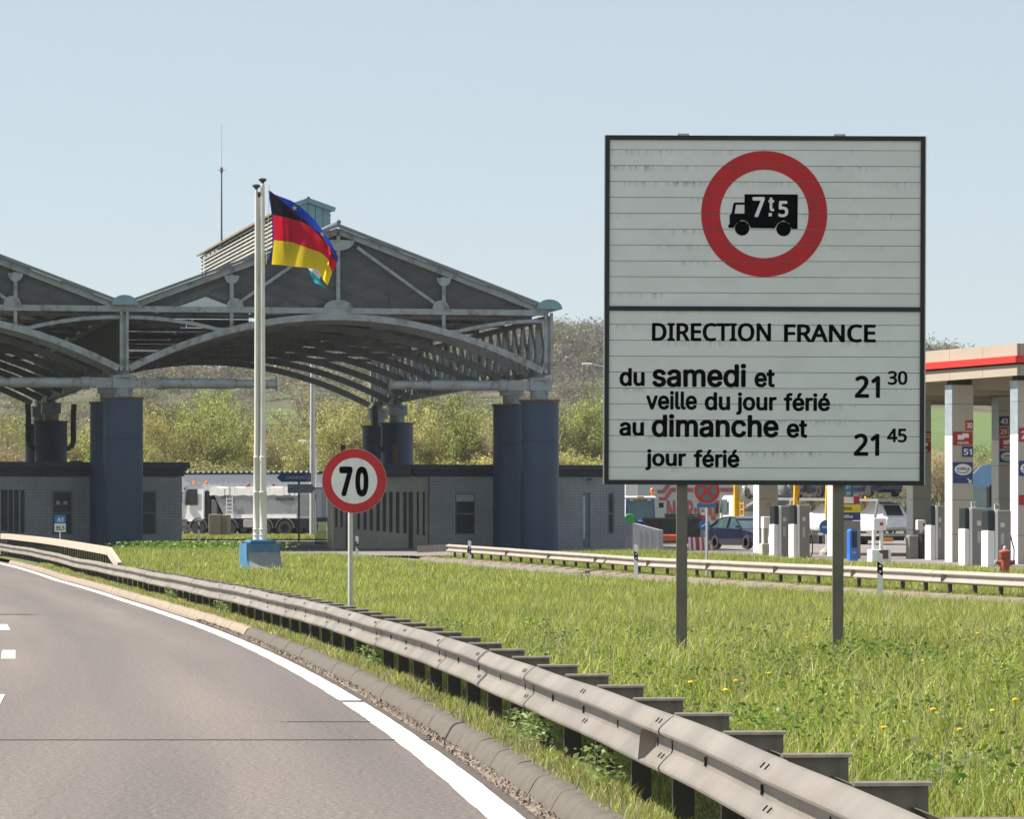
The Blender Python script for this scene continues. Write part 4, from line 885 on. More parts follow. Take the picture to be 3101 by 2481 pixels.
for k in range(5): ld.beam((x0 + 1.05, -1.3, 1.45 + k * .25), (x0 + 1.47, -1.3, 1.45 + k * .25), .04, .04)
ld.build('ladder', vwhite, tr_)
text('GALUCHO', chassis, tr_, S_(868) , -1.29, Zt(1516), .20, (930 - 868) * TK, .05); text('CGB', chassis, tr_, S_(702), -1.29, Zt(1510), .16, None, .05)
wheels(tr_, [S_(628), S_(723), S_(832), S_(895)], (-1.05, 1.05), .52, .34)
for px in (628, 723, 832, 895): arch(tr_, S_(px), .52, -1.24, -.8, M('plastic_grey', (.10, .10, .10), .7))
MB().bbox(S_(765), S_(800), -1.15, -.5, .55, 1.1, .05).build('side_tank', rim, tr_)
# --- white curtain trailer behind it
tq = at(548, 1622, 303); wt = thing('curtain_trailer', 'long white curtain sided trailer with red triangles parked behind the tipper lorry', 'trailer', (tq.x, 303, 1.62), R(-14)); QK = 303 / FPX; L_ = 445 * QK
MB().bbox(0, L_, 0, 2.5, 1.15, 4.25, .03).build('curtain', M('curtain_white', (.52, .55, .60), .55, 0, .05, .5), wt); MB().box(-.05, L_ + .02, -.04, 2.54, 4.26, 4.45).build('roof_edge', chassis, wt)
for k in range(26): MB().box(k * L_ / 26, k * L_ / 26 + .17, -.06, .0, 4.36, 4.5).build('roof_strap', vwhite, wt)
for px in (742, 820): MB().prism([((px - 548) * QK, 3.12), ((px + 24 - 548) * QK, 3.12), ((px + 24 - 548) * QK, 3.62)], -.012, -.004).build('red_triangle', redp, wt)
MB().box(0, L_, .1, 2.4, .85, 1.14).build('chassis', chassis, wt); MB().cyl((.1, .5, .5), (1.6, .5, .5), .35, n=14).build('tank', silver, wt); [MB().box(.1, 3, -.02, .03, q, q + .09).build('side_guard', vwhite, wt) for q in (.6, .93)]; wheels(wt, [L_ - 1.5, L_ - 2.8, L_ - 4.1], (.2, 2.3), .5)
# --- cars
def car(name, label, px, py, Y, rz, body, wrapped=False, L=4.6, zb=None, hgt=1.45, parent_label=None):
    p = at(px, py, Y); t = thing(name, label, 'car', (p.x, Y, p.z if zb is None else zb), rz)
    k = L / 4.6; st = [(-2.30, .62, .35, .55, .62), (-2.2, .78, .22, .68, .78), (-1.5, .88, .2, .84, .86), (-.75, .9, .18, .93, .9), (.6, .9, .18, .96, .9), (1.4, .89, .2, .98, .88), (2.1, .82, .24, .98, .82), (2.3, .68, .4, .86, .68)]
    def sec(x, w1, z0, z1, w2): return [(x*k, -w1*.92, z0), (x*k, -w1, z0 + .12), (x*k, -w1, (z0+z1)/2), (x*k, -w2*.97, z1 - .04), (x*k, -w2*.88, z1), (x*k, w2*.88, z1), (x*k, w2*.97, z1 - .04), (x*k, w1, (z0+z1)/2), (x*k, w1, z0 + .12), (x*k, w1*.92, z0)]
    MB().loft([sec(*s) for s in st]).build('body', body, t, smooth=True)
    gh = [(-.95, .80, .92, .93), (-.15, .60, 1.36, .76), (.35, .58, hgt, .74), (1.0, .58, hgt - .02, .72), (1.55, .62, hgt - .14, .74), (2.05, .76, .98, .82)]
    def gs(x, wt_, zt_, wb): return [(x*k, -wb, .9), (x*k, -wt_, zt_), (x*k, wt_, zt_), (x*k, wb, .9)]
    MB().loft([gs(*g) for g in gh]).build('cabin', body if wrapped else glass2, t, smooth=True)
    if not wrapped:
        MB().loft([[(x*k, -w_, z + .005), (x*k, w_, z + .005), (x*k, w_, z + .03), (x*k, -w_, z + .03)] for x, w_, z in ((-.2, .62, 1.35), (.35, .6, hgt), (1.0, .6, hgt - .02), (1.55, .64, hgt - .14))]).build('roof', body, t, smooth=True)
        for s_ in (-1, 1):
            for pa, pb, wd_ in (((-.95*k, s_*.87, .93), (-.15*k, s_*.66, 1.36), .05), ((.45*k, s_*.80, .95), (.45*k, s_*.62, hgt-.02), .06), ((1.5*k, s_*.66, hgt-.14), (2.0*k, s_*.8, .98), .08)): MB().beam(pa, pb, wd_, .05).build('pillar', body, t)
            MB().bbox(-2.28*k, -2.0*k, s_*.62 - .14, s_*.62 + .14, .60, .74, .02).build('headlight', M('headlight_clear', (.7, .72, .74), .1), t)
            MB().bbox(-.85*k, -.7*k, s_*.95 - .08, s_*.95 + .08, .95, 1.07, .02).build('mirror', body, t)
        MB().box(-2.32*k, -2.22*k, -.35, .35, .45, .58).build('grille', chassis, t)
        wheels(t, [-1.42*k, 1.35*k], (-.80, .80), .32, .22)
    else:
        MB().loft([[(2.06*k + .0, -.52, 1.02), (2.06*k, .52, 1.02)], [(1.66*k, -.48, hgt - .18), (1.66*k, .48, hgt - .18)]], cap=False, close=False).build('rear_window', glass, t)
    return t
car('saloon_car', 'dark navy saloon car parked on the forecourt beside the car transporter', 2262, 1664, 190, R(118), nblue, L=4.5)
# --- car transporter
ctp = Vector((12.75, 240.3, 0))
ct = thing('car_transporter', 'white and yellow car transporter lorry loaded with cars behind the fuel pumps', 'lorry', (ctp.x, ctp.y, .85), R(-63))
cabp = [(0, .5), (-.02, 1.2), (.12, 2.2), (.28, 2.9), (.5, 3.05), (1.75, 3.05), (1.75, .9), (.3, .9)]
MB().loft([[(x + dx, yy, z) for x, z in cabp] for yy, dx in ((-1.12, .05), (-1.2, 0), (1.2, 0), (1.12, .05))]).build('cab', vwhite, ct)
MB().prism([(.22, 1.95), (.36, 2.7), (1.05, 2.7), (1.05, 1.95)], -1.215, -1.202).build('side_window', glass2, ct); MB().box(.1, .18, -1.45, -1.28, 1.9, 2.5).build('mirror', chassis, ct)
MB().box(-.05, 1.75, -1.1, 1.1, .35, .9).build('lower_cab', vwhite, ct)
MB().box(1.8, 17, -.5, .5, .4, .68).build('chassis', chassis, ct); wheels(ct, [.95, 4.6, 9.4, 10.6, 11.8], (-1.05, 1.05), .48)
for x, ln in ((2.2, 0), (8.6, .25), (12.0, .2)): [MB().beam((x, s_ * 1.25, .9), (x + ln, s_ * 1.25, 4.3), .14, .32).build('yellow_upright', yellow, ct) for s_ in (-1, 1)]
lad = MB()
for xx in (2.55, 2.95): lad.beam((xx, -1.22, 1.0), (xx, -1.22, 2.6), .05, .05)
for k in range(5): lad.beam((2.55, -1.22, 1.1 + k * .34), (2.95, -1.22, 1.1 + k * .34), .05, .05)
lad.build('ladder', yellow, ct)
deck = M('deck_steel', (.30, .31, .33), .5, .4, .2)
MB().beam((2.4, 0, 2.1), (5.4, 0, 3.0), 2.3, .16).build('ramp', deck, ct); MB().beam((5.8, 0, 2.7), (17.0, 0, 2.55), 2.4, .14).build('upper_deck', deck, ct); MB().beam((3.0, 0, .8), (17.2, 0, .7), 2.4, .14).build('lower_deck', deck, ct)
for x in (4.2, 7.6, 12.5, 16.6): MB().beam((x, -1.2, 1.0), (x + .5, -1.2, 2.6), .10, .14).build('ram', deck, ct)
for s_ in (-.75, .75): MB().box(17.28, 17.32, s_ - .35, s_ + .35, .34, .58).build('marker_board', M('marker_orange', (.75, .25, .02), .4), ct)
clothw = M('car_cover', (.66, .67, .72), .75, 0, .1, 3, bump=.9, bs=5)
def on_ct(x, z): 
    q = Matrix.Translation(ct.location) @ Matrix.Rotation(R(-63), 4, 'Z') @ Vector((x, 0, z)); return q
def put_car(name, label, x, z, m, wr, hg=1.5, flip=False, L=4.5):
    q = on_ct(x, z); t = car(name, label, CX, HY, 10, R(-63) + (math.pi if flip else 0), m, wr, L, None, hg); t.location = q; return t
put_car('covered_car', 'white cloth covered hatchback at the tail of the transporter lower deck', 14.9, .72, clothw, True, 1.75)
put_car('covered_car', 'white cloth covered car in the middle of the transporter lower deck', 9.9, .78, clothw, True, 1.65)
put_car('covered_car', 'white cloth covered car just behind the transporter cab', 5.2, .84, clothw, True, 1.5)
put_car('silver_car', 'silver car tilted on the ramp above the transporter cab', 4.2, 2.72, silver, False)
put_car('dark_car', 'dark car on the middle of the transporter upper deck', 9.2, 2.78, nblue, False)
put_car('dark_car', 'dark car at the tail of the transporter upper deck', 14.3, 2.74, nblue, False)
# --- tractor
TY = 232; tpz = at(1940, 1660, TY); tk = TY / FPX
ta = thing('tractor', 'blue tractor with white roofed glass cab and orange beacon by the customs office', 'tractor', (tpz.x, TY, tpz.z), 0); ta.scale = (1.08, 1.08, 1.13)
tblue = M('tractor_blue', (.03, .10, .42), .35, var=.1, coat=.3)
MB().bbox(-.36, .36, -1.5, .2, .75, 1.35, .08).build('bonnet', tblue, ta, smooth=True); MB().box(-.3, .3, -1.52, -1.5, .8, 1.25).build('grille', chassis, ta)
MB().loft([[(-.72, -.1, 1.1), (.72, -.1, 1.1), (.72, 1.3, 1.1), (-.72, 1.3, 1.1)], [(-.66, .12, 2.35), (.66, .12, 2.35), (.66, 1.25, 2.35), (-.66, 1.25, 2.35)]]).build('cab_glass', M('tractor_glass', (.10, .16, .15), .1, spec=.8), ta)
for sx_ in (-.72, .72):
    for y_ in (-.1, 1.3): MB().beam((sx_, y_, 1.1), (sx_ * .92, y_ + (.22 if y_ < 0 else -.05), 2.36), .07, .07).build('cab_pillar', tblue, ta)
MB().bbox(-.80, .80, .0, 1.4, 2.36, 2.52, .06).build('cab_roof', vwhite, ta); MB().lathe([(.06, 2.52), (.03, 2.68), (.10, 2.7), (.10, 2.85), (.05, 2.92)], 12, (.6, .3, 0)).build('beacon', orange, ta)
for s_ in (-1, 1): MB().box(s_ * 1.05 - .12, s_ * 1.05 + .12, .05, .1, 1.95, 2.2).build('mirror', chassis, ta); MB().bbox(s_ * .45 - .09, s_ * .45 + .09, -.1, 0, 2.24, 2.34, .02).build('work_light', rim, ta)
MB().box(-.17, .17, -.06, -.02, 2.38, 2.5).build('plate', yellow, ta)
t_, q_ = wheel_meshes(.72, .42); t2_, q2_ = wheel_meshes(.5, .3)
for s_ in (-1, 1):
    for (a, b_, y_, r_) in ((t_, q_, .8, .72), (t2_, q2_, -1.0, .5)):
        w_ = bpy.data.objects.new('wheel', None); C.objects.link(w_); w_.parent = ta; w_.location = (s_ * .82, y_, r_); w_.rotation_euler = (0, R(90) * -s_, 0); link('tyre', a, w_); link('rim', b_, w_)
gp = MB().lathe([(.02, -.06), (.30, -.05), (.36, .0), (.36, .25), (.30, .30), (.02, .3)], 18); gpo = gp.build('green_tub', M('tub_green', (.02, .20, .05), .5), ta, (-.6, -1.4, 1.25), (R(75), 0, 0), True)
om = thing('mower_deck', 'orange flail mower lying on the ground beside the tractor', 'machine', at(2000, 1655, 226)); om.location.z = float(G(226))
MB().bbox(-.75, .95, -.4, .4, .18, .55, .06).build('deck', M('mower_orange', (.50, .10, .02), .5, dirt=(.1, .05, .03), da=.5), om); MB().box(-.1, .1, -.2, .2, .55, 1.0).box(-.3, .3, -.05, .05, .95, 1.05).build('linkage', chassis, om); MB().box(-.12, .12, -.42, -.405, .6, .82).build('warning_plate', yellow, om)
sk = MB(); sk.loft([[(-1.2, -.7, .05), (1.2, -.7, .05), (1.2, .7, .05), (-1.2, .7, .05)], [(-1.7, -.9, 1.35), (1.6, -.9, 1.35), (1.6, .9, 1.35), (-1.7, .9, 1.35)]]); sko = thing('waste_skip', 'black open topped skip behind the left pole of the large board', 'skip', (at(2040, 1650, 230).x, 230, float(G(230)))); sk.build('body', chassis, sko); MB().box(-1.75, 1.65, -.95, .95, 1.35, 1.43).build('rim', M('skip_rim', (.06, .07, .07), .5), sko)
gs_ = thing('green_container', 'dark green sloping container behind the striped barriers', 'container', (at(2100, 1650, 236).x, 236, float(G(236)))); gcn = M('container_green', (.02, .07, .035), .6, dirt=(.04, .05, .03))
MB().prism([(-1.6, .1), (1.2, .1), (1.2, .75), (.4, 1.5), (-1.6, 1.55)], -.9, .9).build('body', gcn, gs_); MB().box(-1.65, .4, -.93, .93, 1.55, 1.62).build('lid', gcn, gs_)
gb = thing('grit_bin', 'grey slant topped metal cabinet standing in front of the tractor', 'cabinet', (at(1922, 1660, 181).x, 181, float(G(181))), R(-14)); gbm = M('cabinet_grey', (.27, .28, .30), .5, .2, .1, 2); gbd = M('cabinet_grey_side', (.10, .115, .14), .5, .2)
MB().prism([(-.33, 0), (.0, 0), (.0, 1.33), (-.33, 1.33)], -.45, .45).build('side_door', gbd, gb); MB().prism([(.005, 0), (1.15, 0), (1.15, 1.02), (.005, 1.33)], -.45, .45).build('body', gbm, gb)
for x in (.3, .55, .8): MB().box(x, x + .03, -.465, -.45, .08, 1.0).build('rib', gbm, gb)
# NOR-CAR lorry box
nc = thing('box_trailer', 'grey box trailer with faded red NOR-CAR lettering behind the tractor', 'trailer', (at(1928, 1650, 247).x, 247, 1.2), R(-3)); NK = 247 / FPX; ncm = M('trailer_grey', (.42, .47, .47), .5, 0, .06, .6, dirt=(.3, .33, .33), da=.4); ncr = M('faded_red', (.33, .10, .09), .6, var=.15)
MB().bbox(0, 6.2, 0, 2.5, .75, 4.3, .04).build('box', ncm, nc); MB().box(.1, 6.1, .2, 2.3, .45, .74).build('chassis', chassis, nc); wheels(nc, [4.2, 5.4], (.3, 2.2), .48)
text('NOR·CAR', ncr, nc, 1.75, -.012, 1.25, 1.05, 3.2, .05); 
for dz, dx in ((0, 0), (.42, -.1)):
    pts = [(1.3 + dx, 2.35 + dz), (1.75 + dx, 2.35 + dz), (2.1 + dx, 2.85 + dz), (5.9, 2.85 + dz), (5.9, 3.1 + dz), (1.95 + dx, 3.1 + dz), (1.6 + dx, 2.55 + dz), (1.3 + dx, 2.55 + dz)]; MB().prism(pts, -.012, -.004).build('red_stripe', ncr, nc)
wc = thing('white_lorry', 'plain white lorry body beside the end wall of the customs office', 'lorry', (at(1892, 1650, 243).x, 243, 1.15)); MB().bbox(0, .72, 0, 2.4, .5, 4.0, .05).build('body', vwhite, wc); MB().box(.05, .6, -.012, -.002, 3.62, 3.66).build('red_stripe', redp, wc); wheels(wc, [.4], (.3, 2.1), .45)

# ------------------------------------------------------------------ small signs between the roads
def pole_sign(name, label, px, pybase, Y, zb=None):
    p = at(px, pybase, Y); return thing(name, label, 'sign', (p.x, Y, p.z if zb is None else zb))
ns = pole_sign('no_stopping_sign', 'round no stopping sign with red cross on blue half hidden under the large board', 2141, 1761, 126, .22); r_ = 40 * 126 / FPX; zc = CAMZ - (1487 - HY) * 126 / FPX - .22
MB().disc((0, zc), r_, .0, 40, .02).build('plate', greypole, ns); MB().disc((0, zc), r_ * .74, -.0205, 40, .002).build('blue_field', M('nostop_blue_shaded', (.10, .17, .22), .5), ns); MB().ring((0, zc), r_ * .72, r_ * .97, -.0205, 48, .004).build('red_ring', signred_b if 'signred_b' in globals() else M('nostop_red', (.50, .03, .03), .5), ns)  # blue field dulled to grey teal, shade put into the colour
for a in (45, -45): MB().beam((-r_ * .74 * math.cos(R(a)), -.0265 - (.001 if a > 0 else 0), zc - r_ * .74 * math.sin(R(a))), (r_ * .74 * math.cos(R(a)), -.0265 - (.001 if a > 0 else 0), zc + r_ * .74 * math.sin(R(a))), .004, r_ * .24).build('red_bar', MATS['nostop_red'], ns)
MB().cyl((0, .04, -.4), (0, .04, zc + r_ * .8), .035, n=12).build('pole', greypole, ns, smooth=True); MB().box(-.3, .28, -.01, .01, zc - r_ - .10, zc - r_ + .02).build('sub_plate', blu, ns)
ls = at(905, 1632, 247); lk = 247 / FPX
ds_ = thing('direction_sign', 'blue LUXEMBOURG motorway arrow above a pale arrow pointing to lorry parking', 'sign', (ls.x, 247, ls.z)); dX = lambda px: (px - 905) * lk; dZ = lambda py: (1632 - py) * lk
MB().cyl((0, .06, -.2), (0, .06, dZ(1440)), .06, n=10).build('pole', M('pole_dark_green', (.05, .06, .05), .5), ds_)
MB().prism([(dX(838), dZ(1447)), (dX(852), dZ(1460)), (dX(942), dZ(1460)), (dX(942), dZ(1433)), (dX(852), dZ(1433))], -.03, .0).build('blue_arrow', blu, ds_)
text('LUXEMBOURG', white, ds_, dX(867), -.035, dZ(1451), .17, dX(925) - dX(867), .03); MB().box(dX(928), dX(929), -.036, -.031, dZ(1459), dZ(1434)).box(dX(932), dX(934), -.036, -.031, dZ(1456), dZ(1438)).box(dX(936), dX(938), -.036, -.031, dZ(1456), dZ(1438)).build('motorway_symbol', white, ds_)
MB().prism([(dX(871), dZ(1467)), (dX(944), dZ(1467)), (dX(956), dZ(1480)), (dX(944), dZ(1494)), (dX(871), dZ(1494))], -.03, .0).build('pale_arrow', M('sign_pale_grey', (.40, .42, .45), .5), ds_)
for a, ch in ((877, ''), (896, 'P')):
    MB().box(dX(a), dX(a + 13), -.036, -.031, dZ(1487), dZ(1473)).build('symbol_frame', blu, ds_); MB().box(dX(a + 1), dX(a + 12), -.041, -.0365, dZ(1486), dZ(1474)).build('symbol_field', white, ds_)
    if ch: text(ch, chassis, ds_, dX(a + 4), -.045, dZ(1485), 9 * lk, 6 * lk, .05)
    else: MB().box(dX(a + 3), dX(a + 10), -.046, -.042, dZ(1483), dZ(1479)).box(dX(a + 5), dX(a + 10), -.046, -.042, dZ(1479), dZ(1477)).build('lorry_symbol', chassis, ds_)
rw = M('barrier_red', (.52, .05, .05), .5, dirt=(.35, .1, .1), da=.4)
for q, (px, lab) in enumerate(((2100, 'red and white striped barrier drum nearest the green container'), (2126, 'red and white striped barrier drum in the middle under the blue arrow sign'), (2151, 'red and white striped barrier drum nearest the navy car'))):
    p = at(px, 1656, 198); t = thing('barrier', lab, 'barrier', (p.x, 198, float(G(198)))); 
    for k in range(4): MB().prism([(-.22 + k * .11, 0), (-.22 + (k + 1) * .11, 0), (-.2 + (k + 1) * .10 - .04, .62), (-.2 + k * .10 - .04, .62)], -.22, .22).build('stripe', rw if (k + q) % 2 else vwhite, t)
p = at(2133, 1590, 200); bs_ = thing('arrow_sign', 'small round blue sign with white diagonal arrow standing behind the striped barriers', 'sign', (p.x, 200, float(G(200)))); zc = p.z - bs_.location.z
MB().disc((0, zc), .27, 0, 32, .02).build('plate', blu, bs_); MB().beam((-.14, -.026, zc - .1), (.14, -.026, zc + .1), .006, .06).build('arrow', white, bs_); MB().cyl((0, .03, 0), (0, .03, zc), .03).build('pole', greypole, bs_); MB().box(-.25, .25, -.2, .2, -.02, .1).build('foot', concrete, bs_)
p = at(2128, 1572, 203); co_ = thing('traffic_cone', 'orange traffic cone with white band perched above the blue arrow sign', 'cone', (p.x, 203, p.z)); MB().lathe([(.19, 0), (.10, .18)], 16).build('lower_cone', redp, co_); MB().lathe([(.098, .181), (.06, .32)], 16).build('white_band', white, co_); MB().lathe([(.058, .321), (.02, .48)], 16).build('upper_cone', redp, co_); MB().box(-.22, .22, -.22, .22, -.04, -.002).build('base', chassis, co_); MB().box(-.1, .1, -.1, .1, -(p.z - float(G(203))), -.045).build('stand', rim, co_)
p = at(2503, 1597, 150); ar = thing('arrow_sign', 'round blue sign with white right pointing arrow on a concrete foot by the pumps', 'sign', (p.x, 150, float(gz(p.x, 150)))); zc = p.z - ar.location.z; rr = 22 * 150 / FPX
MB().disc((0, zc), rr, 0, 36, .02).build('plate', blu, ar); MB().box(-rr * .6, rr * .5, -.027, -.021, zc - .025, zc + .025).beam((rr * .15, -.024, zc + rr * .45), (rr * .6, -.024, zc), .006, .05).beam((rr * .15, -.024, zc - rr * .45), (rr * .6, -.024, zc), .006, .05).build('arrow', white, ar); MB().cyl((0, .03, 0), (0, .03, zc + rr + .3), .03).build('pole', vwhite, ar); MB().lathe([(.26, -.05), (.25, .12), (.12, .26), (.05, .27)], 14).build('foot', concrete, ar)

# ------------------------------------------------------------------ fuel station
SA = R(21.5); C0 = at(3080, 1040, 130)            # near corner of the canopy
fs = thing('fuel_station', 'beige fuel station canopy with a bright red stripe on tall panelled columns', 'canopy', (C0.x, C0.y, 0), SA)
zt_, zb_ = C0.z, at(3080, 1137, 130).z; beige = M('fascia_beige', (.37, .31, .255), .6, 0, .04, .8); sred = M('stripe_red', (.66, .028, .022), .4, var=.04); colbe = M('column_beige', (.45, .42, .35), .5, 0, .04, 1.2); colwh = M('column_lit_white', (.75, .75, .73), .45, 0, .04)
LEN, DEP = 27.0, 20.0; hz = zt_ - zb_
MB().box(.12, DEP - .12, .12, LEN - .12, zb_ + .12, zt_ - .05).build('roof_slab', M('soffit', (.36, .32, .25), .7, 0, .1, .5), fs)
MB().box(.06, DEP - .06, .06, LEN - .06, zb_ + hz * .36, zb_ + hz * .42).build('shadow_gap', chassis, fs)
n_ = 12
for i in range(n_):
    a, b = LEN * i / n_, LEN * (i + 1) / n_ - .015
    MB().box(0, .08, a, b, zb_ + hz * .62, zt_).build('fascia_panel', beige, fs); MB().box(0, .08, a, b, zb_, zb_ + hz * .34).build('fascia_panel', beige, fs)
    c0_, c1_ = DEP * i / n_ + .09, DEP * (i + 1) / n_ - .015
    MB().box(c0_, c1_, -.01, .07, zb_ + hz * .62, zt_ - .002).build('fascia_panel', beige, fs); MB().box(c0_, c1_, -.01, .07, zb_, zb_ + hz * .34).build('fascia_panel', beige, fs)
MB().box(-.12, .05, -.12, LEN, zb_ + hz * .40, zb_ + hz * .61).build('red_stripe', sred, fs); MB().box(.051, DEP, -.12, .05, zb_ + hz * .40, zb_ + hz * .61).build('red_stripe', sred, fs)
for v in (5, 10, 15, 20): MB().box(.5, DEP - .5, v, v + .4, zb_ - .25, zb_ + .118).build('beam', M('soffit', (.36, .32, .25)), fs)
redsq = M('pump_red', (.42, .02, .025), .5); bluesq = M('pump_blue', (.025, .05, .18), .5); steelc = M('column_steel', (.38, .44, .48), .35, .4)
def fcol(px, wpx, Y, label, signs):
    """panelled column: px = left edge of the wide face"""
    k = Y / FPX; p = at(px, HY, Y); zg = float(gz(p.x, Y)) - .05
    q = bpy.data.objects.new('column', None); C.objects.link(q); q.parent = fs; q.matrix_parent_inverse = Matrix.Identity(4)
    loc = (Matrix.Translation(fs.location) @ Matrix.Rotation(SA, 4, 'Z')).inverted() @ Vector((p.x, Y, zg)); q.location = loc; q['label'] = label
    w_ = wpx * k / .90; dp = .48; top = zb_ - zg; zs = 0; hs = [.05, .95, 2.05, 3.2, 4.1, 5.1, top - .12]
    for i in range(6):
        MB().box(0, w_, 0, dp, hs[i], hs[i + 1] - .012).build('panel', colbe, q); MB().box(-.03, -.002, -.01, dp, hs[i], hs[i + 1] - .012).build('edge_panel', colwh if i < 4 else steelc, q)  # sunlit side put into the colour: white edge panels beside the beige front
    MB().box(.03, w_ - .03, .03, dp - .03, 0, top + .05).build('core', chassis, q)
    for (kind, y0, y1, xa, xb, tx) in signs:
        z0, z1 = CAMZ - (y1 - HY) * k - zg, CAMZ - (y0 - HY) * k - zg; a, b = w_ * xa, w_ * xb; mm = redsq if kind[0] == 'r' else bluesq
        MB().box(a, b, -.022, -.002, z0, z1).build('sign_panel', mm, q)
        if kind == 'rn' or kind == 'bn': text(tx, white, q, a + (b - a) * .12, -.026, z0 + (z1 - z0) * .22, (z1 - z0) * .52, (b - a) * .76, .03)
        if kind == 'rh':
            text(tx, white, q, a + (b - a) * .2, -.026, z0 + (z1 - z0) * .10, (z1 - z0) * .17, (b - a) * .6, .03)
            MB().box(a + (b-a)*.22, a + (b-a)*.55, -.026, -.023, z0 + (z1-z0)*.42, z0 + (z1-z0)*.78).box(a + (b-a)*.47, a + (b-a)*.80, -.029, -.0265, z0 + (z1-z0)*.56, z0 + (z1-z0)*.88).build('card_symbol', white, q)
        if kind == 'ba':
            e = MB().loft([[(a + (b-a)/2 + (b-a)*.44*math.cos(t), yy, z0 + (z1-z0)/2 + (z1-z0)*.38*math.sin(t)) for t in np.linspace(0, 2*math.pi, 28)[:-1]] for yy in (-.023, -.027)]); e.build('white_oval', white, q)
            text('AdBlue', bluesq, q, a + (b-a)*.16, -.031, z0 + (z1-z0)*.46, (z1-z0)*.2, (b-a)*.68, .02); MB().sweep([(a + (b-a)*(.16 + .62*t), -.029, z0 + (z1-z0)*(.38 - .1*math.sin(t*3.1))) for t in np.linspace(0, 1, 8)], .003, (z1-z0)*.06).build('swoosh', bluesq, q)
        if kind == 'bw': MB().beam((a + (b-a)*.72, -.026, z1 - (z1-z0)*.2), (a + (b-a)*.92, -.026, z0 + (z1-z0)*.2), .006, .04).beam((a + (b-a)*.78, -.027, z0 + (z1-z0)*.18), (a + (b-a)*.93, -.027, z0 + (z1-z0)*.18), .006, .04).beam((a + (b-a)*.92, -.027, z0 + (z1-z0)*.18), (a + (b-a)*.92, -.027, z0 + (z1-z0)*.65), .006, .04).build('arrow', white, q)
    return q
sg30 = [('rn', 1273, 1303, .62, .99, '30'), ('rh', 1308, 1349, .02, .95, '24h/24h'), ('bn', 1352, 1384, .45, .98, '51'), ('ba', 1400, 1445, .02, .96, ''), ('bw', 1446, 1464, .02, .96, '')]
fcol(2885, 63, 134.5, 'column carrying pump signs 30 and 51', sg30)
fcol(3084, 66, 130.6, 'column at the near canopy corner', [('rn', 1296, 1338, .02, .9, '24h'), ('ba', 1396, 1442, .02, .95, ''), ('rx', 1500, 1530, .02, .9, '')])
fcol(2766, 54, 151, 'column carrying pump sign 22', [('rn', 1306, 1332, .60, .98, '22'), ('rh', 1337, 1370, .1, .98, '24h/24h')])
fcol(3025, 52, 146, 'column carrying pump signs 43 and 23', [('bn', 1261, 1290, .02, .58, '43'), ('rn', 1294, 1320, .02, .50, '23'), ('rn', 1294, 1320, .62, .98, '2'), ('rh', 1327, 1360, .04, .98, '24h/24h'), ('ba', 1366, 1400, .04, .98, '')])
fcol(2300, 55, 157, 'column beside the navy car', [])
fcol(2526, 56, 147, 'column behind the right pole of the board', [])
# pumps and forecourt furniture
pbody = M('pump_grey', (.24, .225, .21), .5, var=.05); pwhite = M('pump_white', (.74, .74, .73), .4, var=.04)
def pump(px, wpx, ytop, Y, label, num=None, side=16):
    k = Y / FPX; p = at(px, HY, Y); zg = float(gz(p.x, Y)); h = CAMZ - (ytop - HY) * k - zg; t = thing('fuel_pump', label, 'fuel pump', (p.x, Y, zg), SA * .6); w_ = wpx * k
    MB().bbox(side * k, w_, 0, .55, -.05, h, .02).build('body', pbody, t); MB().bbox(0, side * k - .005, -.02, .56, -.05, h * .64, .015).build('side_panel', pwhite, t); MB().bbox(.02, side * k - .005, .0, .54, h * .645, h, .015).build('dark_panel', glass, t)
    MB().bbox(side * k + .002, side * k + .09, -.03, -.002, -.05, h, .008).build('edge_trim', pwhite, t)
    MB().box(w_ * .55, w_ * .72, -.012, -.001, h * .70, h * .78).build('notice', M('notice_pale', (.6, .6, .55), .6), t); MB().box(w_ * .56, w_ * .70, -.012, -.001, h * .40, h * .60).build('screen', M('screen_pale', (.42, .42, .39), .4), t)
    ho = MB().tube([(w_ + .02, .1, h * .55), (w_ + .12, .08, h * .30), (w_ + .10, .05, h * .10), (w_ + .02, .02, .05)], .02, 6); ho.build('hose', rubber, t)
    if num:
        MB().box(w_ * .35, w_ * .55, .1, .13, h + .002, h + .19).build('number_plate', white, t); text(num, chassis, t, w_ * .37, .095, h + .05, .11, w_ * .16, .03)
    return t
pump(2920, 74, 1539, 126, 'grey fuel pump numbered 51 in front of the column with sign 30', '51')
pump(2990, 76, 1546, 124, 'grey fuel pump numbered 50 behind the red hydrant', '50', 24)
pump(2343, 53, 1533, 145, 'dark grey fuel pump beside the grey column with the no smoking disc')
pump(2402, 53, 1530, 142, 'pale grey fuel pump with hose left of the right board pole', None, 12)
pump(2817, 48, 1532, 139, 'dark fuel pump with a yellow sticker left of the column with sign 30')
def furn(name, label, cat, px, Y, rz=SA * .6):
    p = at(px, HY, Y); return thing(name, label, cat, (p.x, Y, float(gz(p.x, Y))), rz)
t = furn('wash_stand', 'white windscreen washing stand with a box on two legs beside the transporter tail', 'stand', 2640, 134); k = 134 / FPX
MB().bbox(0, 62 * k, 0, .5, -.05, .42, .02).build('bin', pwhite, t); MB().box(24 * k, 52 * k, -.02, -.001, .12, .40).build('red_label', M('label_brown', (.12, .06, .06), .5), t)
for x in (8, 32): MB().box(x * k, (x + 7) * k, .1, .25, .42, 1.02).build('leg', pwhite, t)
MB().bbox(6 * k, 46 * k, 0, .4, 1.02, 1.42, .02).build('box', pwhite, t); MB().box(26 * k, 36 * k, -.008, -.001, 1.18, 1.28).build('fire_symbol', redsq, t)
